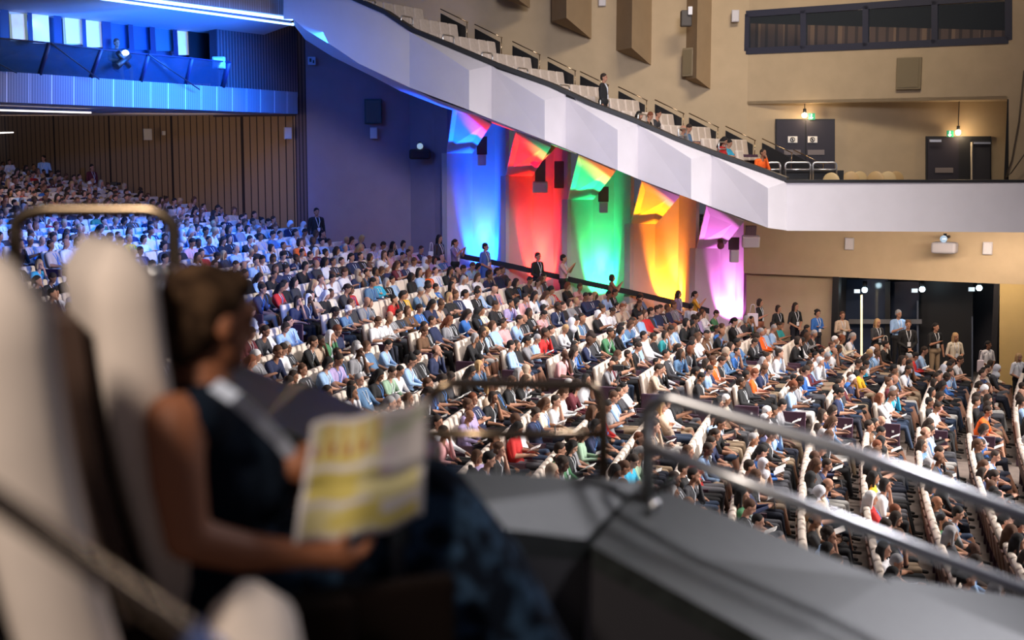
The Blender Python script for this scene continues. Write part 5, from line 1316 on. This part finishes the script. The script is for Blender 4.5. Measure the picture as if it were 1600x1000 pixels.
# near arm: shoulder, elbow, wrist at the leaflet's lower edge
el = P(292, 842, 2.42); wr = P(488, 868, 2.56); hn = P(535, 866, 2.60)
B.cap(shl, P(278, 750, 2.45), .058, .052, 0); B.cap(P(278, 750, 2.45), el, .052, .044, 0)
B.cap(el, P(380, 862, 2.5), .044, .040, 0); B.cap(P(380, 862, 2.5), wr, .040, .026, 0); B.cap(wr, hn, .027, .034, 0)
hdir = (hn - wr).normalized()
for k, (dx, l) in enumerate(((-.026, .052), (-.009, .062), (.009, .060), (.026, .048))):
    a = hn + hdir * .02 + Vector((0, dx, -.004)); b_ = a + hdir * l * .6 + Vector((0, 0, .012)); B.cap(a, b_, .0095, .009, 0); B.cap(b_, b_ + hdir * l * .35 + Vector((-.006, 0, .024)), .009, .008, 0)
B.cap(hn + Vector((0, -.02, .01)), hn + Vector((.012, -.035, .05)), .012, .010, 0)
# far arm, the hand at the leaflet's left edge
el2 = P(430, 800, 3.05); hn2 = P(468, 728, 2.70)
B.cap(shr, el2, .05, .044, 0); B.cap(el2, hn2 + (el2 - hn2).normalized() * .06, .042, .027, 0); B.cap(hn2 + (el2 - hn2).normalized() * .06, hn2, .028, .032, 0)
for k in range(4):
    a = hn2 + Vector((.005, -.01, .028 - k * .019)); b_ = a + Vector((.036, -.018, .012)); B.cap(a, b_, .0095, .009, 0); B.cap(b_, b_ + Vector((.022, .012, .004)), .009, .008, 0)
B.cap(hn2 + Vector((0, 0, .03)), hn2 + Vector((.022, -.03, .05)), .012, .010, 0)
# crossed legs in patterned trousers
kn = P(672, 772, 2.92); an = P(850, 1040, 3.0); kn2 = P(600, 850, 3.12); an2 = P(640, 1120, 3.1)
B.cap(hip + Vector((.02, -.08, -.02)), P(500, 850, 2.80), .105, .092, 2); B.cap(P(500, 850, 2.80), kn, .092, .072, 2); B.cap(kn, P(760, 900, 2.95), .085, .10, 2); B.cap(P(760, 900, 2.95), an, .10, .08, 2)
B.cap(P(600, 850, 2.9), P(690, 960, 2.98), .13, .15, 2); B.cap(P(690, 960, 2.98), P(740, 1060, 3.0), .15, .15, 2); B.cap(P(440, 900, 2.72), P(560, 960, 2.85), .10, .12, 2)
B.cap(hip + Vector((.02, .10, -.03)), kn2, .105, .072, 2); B.cap(kn2, an2, .07, .045, 2)
B.cap(P(540, 880, 2.85), P(635, 812, 2.88), .09, .085, 2)
B.cap(P(560, 900, 2.85), P(640, 960, 2.95), .10, .08, 2)
B.cap(an, an + Vector((.10, .04, -.05)), .042, .03, 3); B.cap(an2, an2 + Vector((.16, .06, -.03)), .042, .032, 3)
me = B.skin('person', .0085, 5, None, 3)
for _ in range(5): me.materials.append(M_EYE)
def mottled(name, a, b, sc):
    m = bpy.data.materials.new(name); m.use_nodes = True; nt = m.node_tree; s = nt.nodes['Principled BSDF']; s.inputs['Roughness'].default_value = .95; s.inputs['Specular IOR Level'].default_value = .1
    tc = nt.nodes.new('ShaderNodeTexCoord'); n = nt.nodes.new('ShaderNodeTexNoise'); n.inputs['Scale'].default_value = sc; n.inputs['Detail'].default_value = 4; r = nt.nodes.new('ShaderNodeValToRGB')
    r.color_ramp.elements[0].position = .48; r.color_ramp.elements[1].position = .60; r.color_ramp.elements[0].color = (*a, 1); r.color_ramp.elements[1].color = (*b, 1)
    nt.links.new(tc.outputs['Object'], n.inputs[0]); nt.links.new(n.outputs[0], r.inputs[0]); nt.links.new(r.outputs[0], s.inputs[0]); return m
rd = bpy.data.objects.new('person', me); COL.objects.link(rd)
for i, m in enumerate((mat('reader skin', (.26, .09, .036), .65), mat('reader navy top', (.006, .011, .02), .95, spec=.1), mottled('mottled navy trousers', (.004, .007, .014), (.028, .06, .11), 14), M_SHOE, M_EYE)): me.materials[i] = m
tag(rd, 'person with short brown hair in a sleeveless navy top reading a map in the foreground', 'person')
HB = Body(); HB.ell((-.030, 0, .045), (.098, .084, .090), 0); HB.ell((-.055, 0, -.005), (.068, .078, .085), 0); HB.ell((-.07, 0, -.04), (.048, .062, .06), 0); HB.ell((.03, 0, .085), (.052, .06, .042), 0)
hm_ = HB.skin('hair', .008, 1, None, 2); hm_.materials.append(mottled('short brown hair streaked', (.028, .015, .008), (.09, .05, .026), 22)); ho = bpy.data.objects.new('hair', hm_); COL.objects.link(ho); ho.parent = rd
ho.matrix_local = Matrix.Translation(HD) @ R.to_4x4() @ Matrix.Scale(hs, 4)
ho.modifiers.new('s', 'SUBSURF').render_levels = 1
mb = MB(); 
for k in range(2):
    mb.ball(Lh(.086, (-.031, .031)[k], .008), (.012, .012, .008), 2)
mb.build('eyes', M_EYE, rd)
# lanyard
mb = MB(); lp = [P(335, 600, 2.60), P(368, 622, 2.56), P(405, 655, 2.62), P(440, 690, 2.67), P(463, 722, 2.70)]
for a, b_ in zip(lp, lp[1:]):
    w = Vector((-.012, .004, -.010)); t = Vector((.0, -.004, .0)); mb.hexa([a - w, b_ - w, b_ + w, a + w], [a - w + t, b_ - w + t, b_ + w + t, a + w + t])
mb.build('lanyard', mat('pale blue-white lanyard', (.50, .56, .68), .7), rd)
# the leaflet: folded map, panels of pale yellow and white, small ochre and red-brown blocks
TL, TR, BR, BM, BL = P(487, 662, 2.64), P(670, 626, 2.76), P(660, 808, 2.72), P(602, 832, 2.64), P(458, 856, 2.52)
LM = [mat('map white', (.50, .46, .45), .8), mat('map yellow', (.50, .41, .10), .8), mat('map pale yellow', (.52, .46, .22), .8), mat('map ochre', (.50, .33, .06), .8), mat('map brown red', (.30, .12, .07), .8), mat('map grey green', (.38, .40, .30), .8), mat('map lilac', (.45, .36, .40), .8)]
bm = bmesh.new(); NX, NY_ = 22, 18
def lp_(u, v):
    bot = BL.lerp(BM, u / .75) if u < .75 else BM.lerp(BR, (u - .75) / .25); top = TL.lerp(TR, u); p = top.lerp(bot, v)
    return p + Vector((0, 1, 0)) * (.012 * math.sin(u * 9) + (.02 * (abs(v - .55) < .05)) + .01 * math.sin(v * 7)) + Vector((0, 0, .004 * math.sin(u * 14)))
vs = [[bm.verts.new(lp_(i / NX, j / NY_)) for i in range(NX + 1)] for j in range(NY_ + 1)]
def pat(u, v):
    if u < .05 or u > .96 or v < .04 or v > .96: return 0
    if v < .36 and u < .58: return (3 if int(u * 22) % 3 == 0 else (4 if v > .2 and int(u * 22) % 3 == 1 else 2)) if v > .08 else 0
    if v < .36: return 5 if abs(v - .22 - (u - .6) * -.3) < .06 else 0
    if .38 < v < .44: return 0
    if v < .64 and u < .62: return 1 if u < .45 else 2
    if v < .64: return 6 if (u - .62) < .12 and v < .55 else (2 if v > .56 else 0)
    if .64 < v < .70: return 0 if u < .6 else 2
    if u < .70: return 2 if (u + v) < 1.1 or v > .88 else 1
    return 0 if v < .85 else 1
for j in range(NY_):
    for i in range(NX):
        f = bm.faces.new((vs[j][i], vs[j][i + 1], vs[j + 1][i + 1], vs[j + 1][i])); f.material_index = pat((i + .5) / NX, (j + .5) / NY_); f.smooth = True
me = bpy.data.meshes.new('map_leaflet'); bm.to_mesh(me); bm.free(); o = link('map_leaflet', me, LM); md = o.modifiers.new('t', 'SOLIDIFY'); md.thickness = .0012
tag(o, 'unfolded yellow and white map leaflet held up by the foreground reader', 'leaflet')
